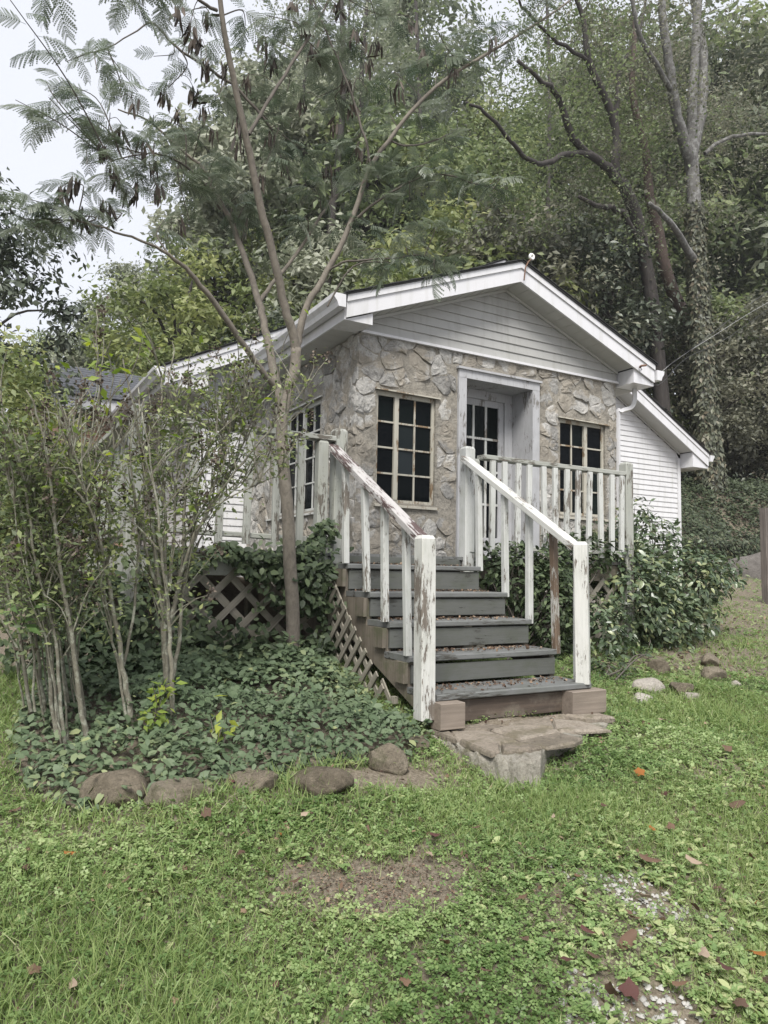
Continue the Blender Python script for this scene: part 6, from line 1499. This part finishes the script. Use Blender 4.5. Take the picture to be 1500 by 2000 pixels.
LEAVES = [(1250, 1527, 26, 'orange_leaf', 'lobed'), (1275, 1640, 22, 'orange_leaf', 'oval'), (1300, 1566, 26, 'red_leaf', 'lobed'), (1440, 1592, 36, 'dead_leaf', 'oval'), (1390, 1618, 24, 'pale_leaf', 'oval'), (1270, 1702, 48, 'dead_leaf', 'oval'), (1355, 1708, 34, 'pale_leaf', 'oval'), (1258, 1776, 34, 'pale_leaf', 'lobed'), (1480, 1888, 42, 'orange_leaf', 'lobed'), (1375, 1892, 52, 'pale_leaf', 'oval'), (1230, 1965, 62, 'red_leaf', 'lobed'), (1195, 1975, 40, 'dead_leaf', 'lobed'), (1112, 1915, 44, 'red_leaf', 'lobed'), (1150, 1848, 42, 'red_leaf', 'oval'), (868, 1872, 36, 'dead_leaf', 'oval'), (1024, 1868, 32, 'dead_leaf', 'oval'), (1225, 1862, 58, 'dead_leaf', 'oval'), (850, 1660, 34, 'red_leaf', 'lobed'), (836, 1694, 26, 'pale_leaf', 'lobed'), (1050, 1508, 28, 'dead_leaf', 'oval'), (1420, 1478, 26, 'dead_leaf', 'lobed'), (1245, 1545, 18, 'dead_leaf', 'oval'), (140, 1958, 40, 'pale_leaf', 'oval'), (30, 1602, 26, 'dead_leaf', 'oval'), (50, 1720, 34, 'dead_leaf', 'oval'), (200, 1633, 16, 'dead_leaf', 'oval'), (245, 1750, 20, 'dead_leaf', 'oval'), (305, 1775, 34, 'dead_leaf', 'lobed'), (135, 1690, 24, 'orange_leaf', 'oval'), (402, 1618, 28, 'dead_leaf', 'lobed'), (545, 1660, 24, 'orange_leaf', 'oval'), (470, 1695, 24, 'dead_leaf', 'lobed'), (594, 1620, 20, 'pale_leaf', 'lobed'), (612, 1825, 24, 'dead_leaf', 'oval'), (538, 1955, 38, 'red_leaf', 'oval'), (275, 1870, 30, 'dead_leaf', 'lobed'), (576, 1750, 28, 'dead_leaf', 'lobed'), (1295, 1422, 20, 'pale_leaf', 'lobed'), (1226, 1424, 20, 'pale_leaf', 'oval'), (1345, 1385, 14, 'dead_leaf', 'oval'), (1500, 1672, 26, 'red_leaf', 'lobed'), (1360, 1800, 30, 'dead_leaf', 'lobed'), (1420, 1930, 44, 'red_leaf', 'lobed'), (65, 1930, 34, 'dead_leaf', 'lobed'), (720, 1640, 18, 'dead_leaf', 'oval'), (452, 1545, 22, 'red_leaf', 'oval'),
          (930, 1640, 20, 'dead_leaf', 'oval'), (1035, 1700, 26, 'dead_leaf', 'lobed'), (1130, 1735, 22, 'dead_leaf', 'oval'), (1205, 1700, 24, 'dead_leaf', 'lobed'), (1020, 1780, 30, 'dead_leaf', 'lobed'), (1135, 1790, 28, 'dead_leaf', 'oval'), (1240, 1820, 26, 'dead_leaf', 'lobed'), (1160, 1900, 34, 'dead_leaf', 'lobed'), (950, 1930, 26, 'dead_leaf', 'oval'),
          (790, 1955, 30, 'dead_leaf', 'lobed'), (1330, 1960, 36, 'dead_leaf', 'oval'), (1445, 1990, 40, 'dead_leaf', 'lobed'), (1480, 1790, 28, 'orange_leaf', 'oval'), (1405, 1760, 30, 'dead_leaf', 'lobed'), (1310, 1640, 24, 'dead_leaf', 'lobed'), (1470, 1700, 26, 'dead_leaf', 'oval'), (1180, 1600, 20, 'dead_leaf', 'oval'), (1080, 1620, 18, 'pale_leaf', 'oval')]
for px, py, w, mk, kd in LEAVES:
    g = ground_at(px, py); s = w*(g@AX_F)/F_PX*(.55 if mk == 'red_leaf' else .64)
    o = bpy.data.objects.new('fallen_leaf', LS[mk, kd]); COL.objects.link(o); o.location = (g[0], g[1], g[2]+.040+RNG.random()*.02); o.scale = (s*1.25, s*1.25, s*1.25); o.rotation_euler = (RNG.normal(0, .35), RNG.normal(0, .35), RNG.uniform(0, 6.28))
    spot = min(SPOTS, key=lambda q: (q[0][0]-px)**2+(q[0][1]-py)**2)[1]
    ITEMS.append((KIND[mk, kd], spot, py, o)); tag(o, None, 'leaf', 'fallen leaves on the lawn')
for kd, spot in sorted(set((a, b) for a, b, c, d in ITEMS)):
    L = sorted([q for q in ITEMS if q[0] == kd and q[1] == spot], key=lambda q: -q[2])
    W_ = [''] if len(L) == 1 else (['nearer ', 'farther '] if len(L) == 2 else ['nearest ', 'second nearest ', 'third nearest ', 'fourth nearest ', 'fifth nearest ', 'sixth nearest ', 'seventh nearest ', 'eighth nearest '])
    for q, w in zip(L, W_): q[3]['label'] = w+kd+' fallen '+spot

# ================================================================== thin haze
mh = bpy.data.materials.new('haze_air'); mh.use_nodes = True; th = mh.node_tree; th.nodes.clear()
oh = th.nodes.new('ShaderNodeOutputMaterial'); vh = th.nodes.new('ShaderNodeVolumePrincipled')
vh.inputs['Color'].default_value = (.86, .88, .90, 1); vh.inputs['Density'].default_value = .0008; vh.inputs['Anisotropy'].default_value = .1
th.links.new(vh.outputs[0], oh.inputs['Volume'])
q = MB(); q.box((-63, -14, -4.5), (73, 92, 62)); tag(q.build('haze', mh), None, None, kind='stuff')
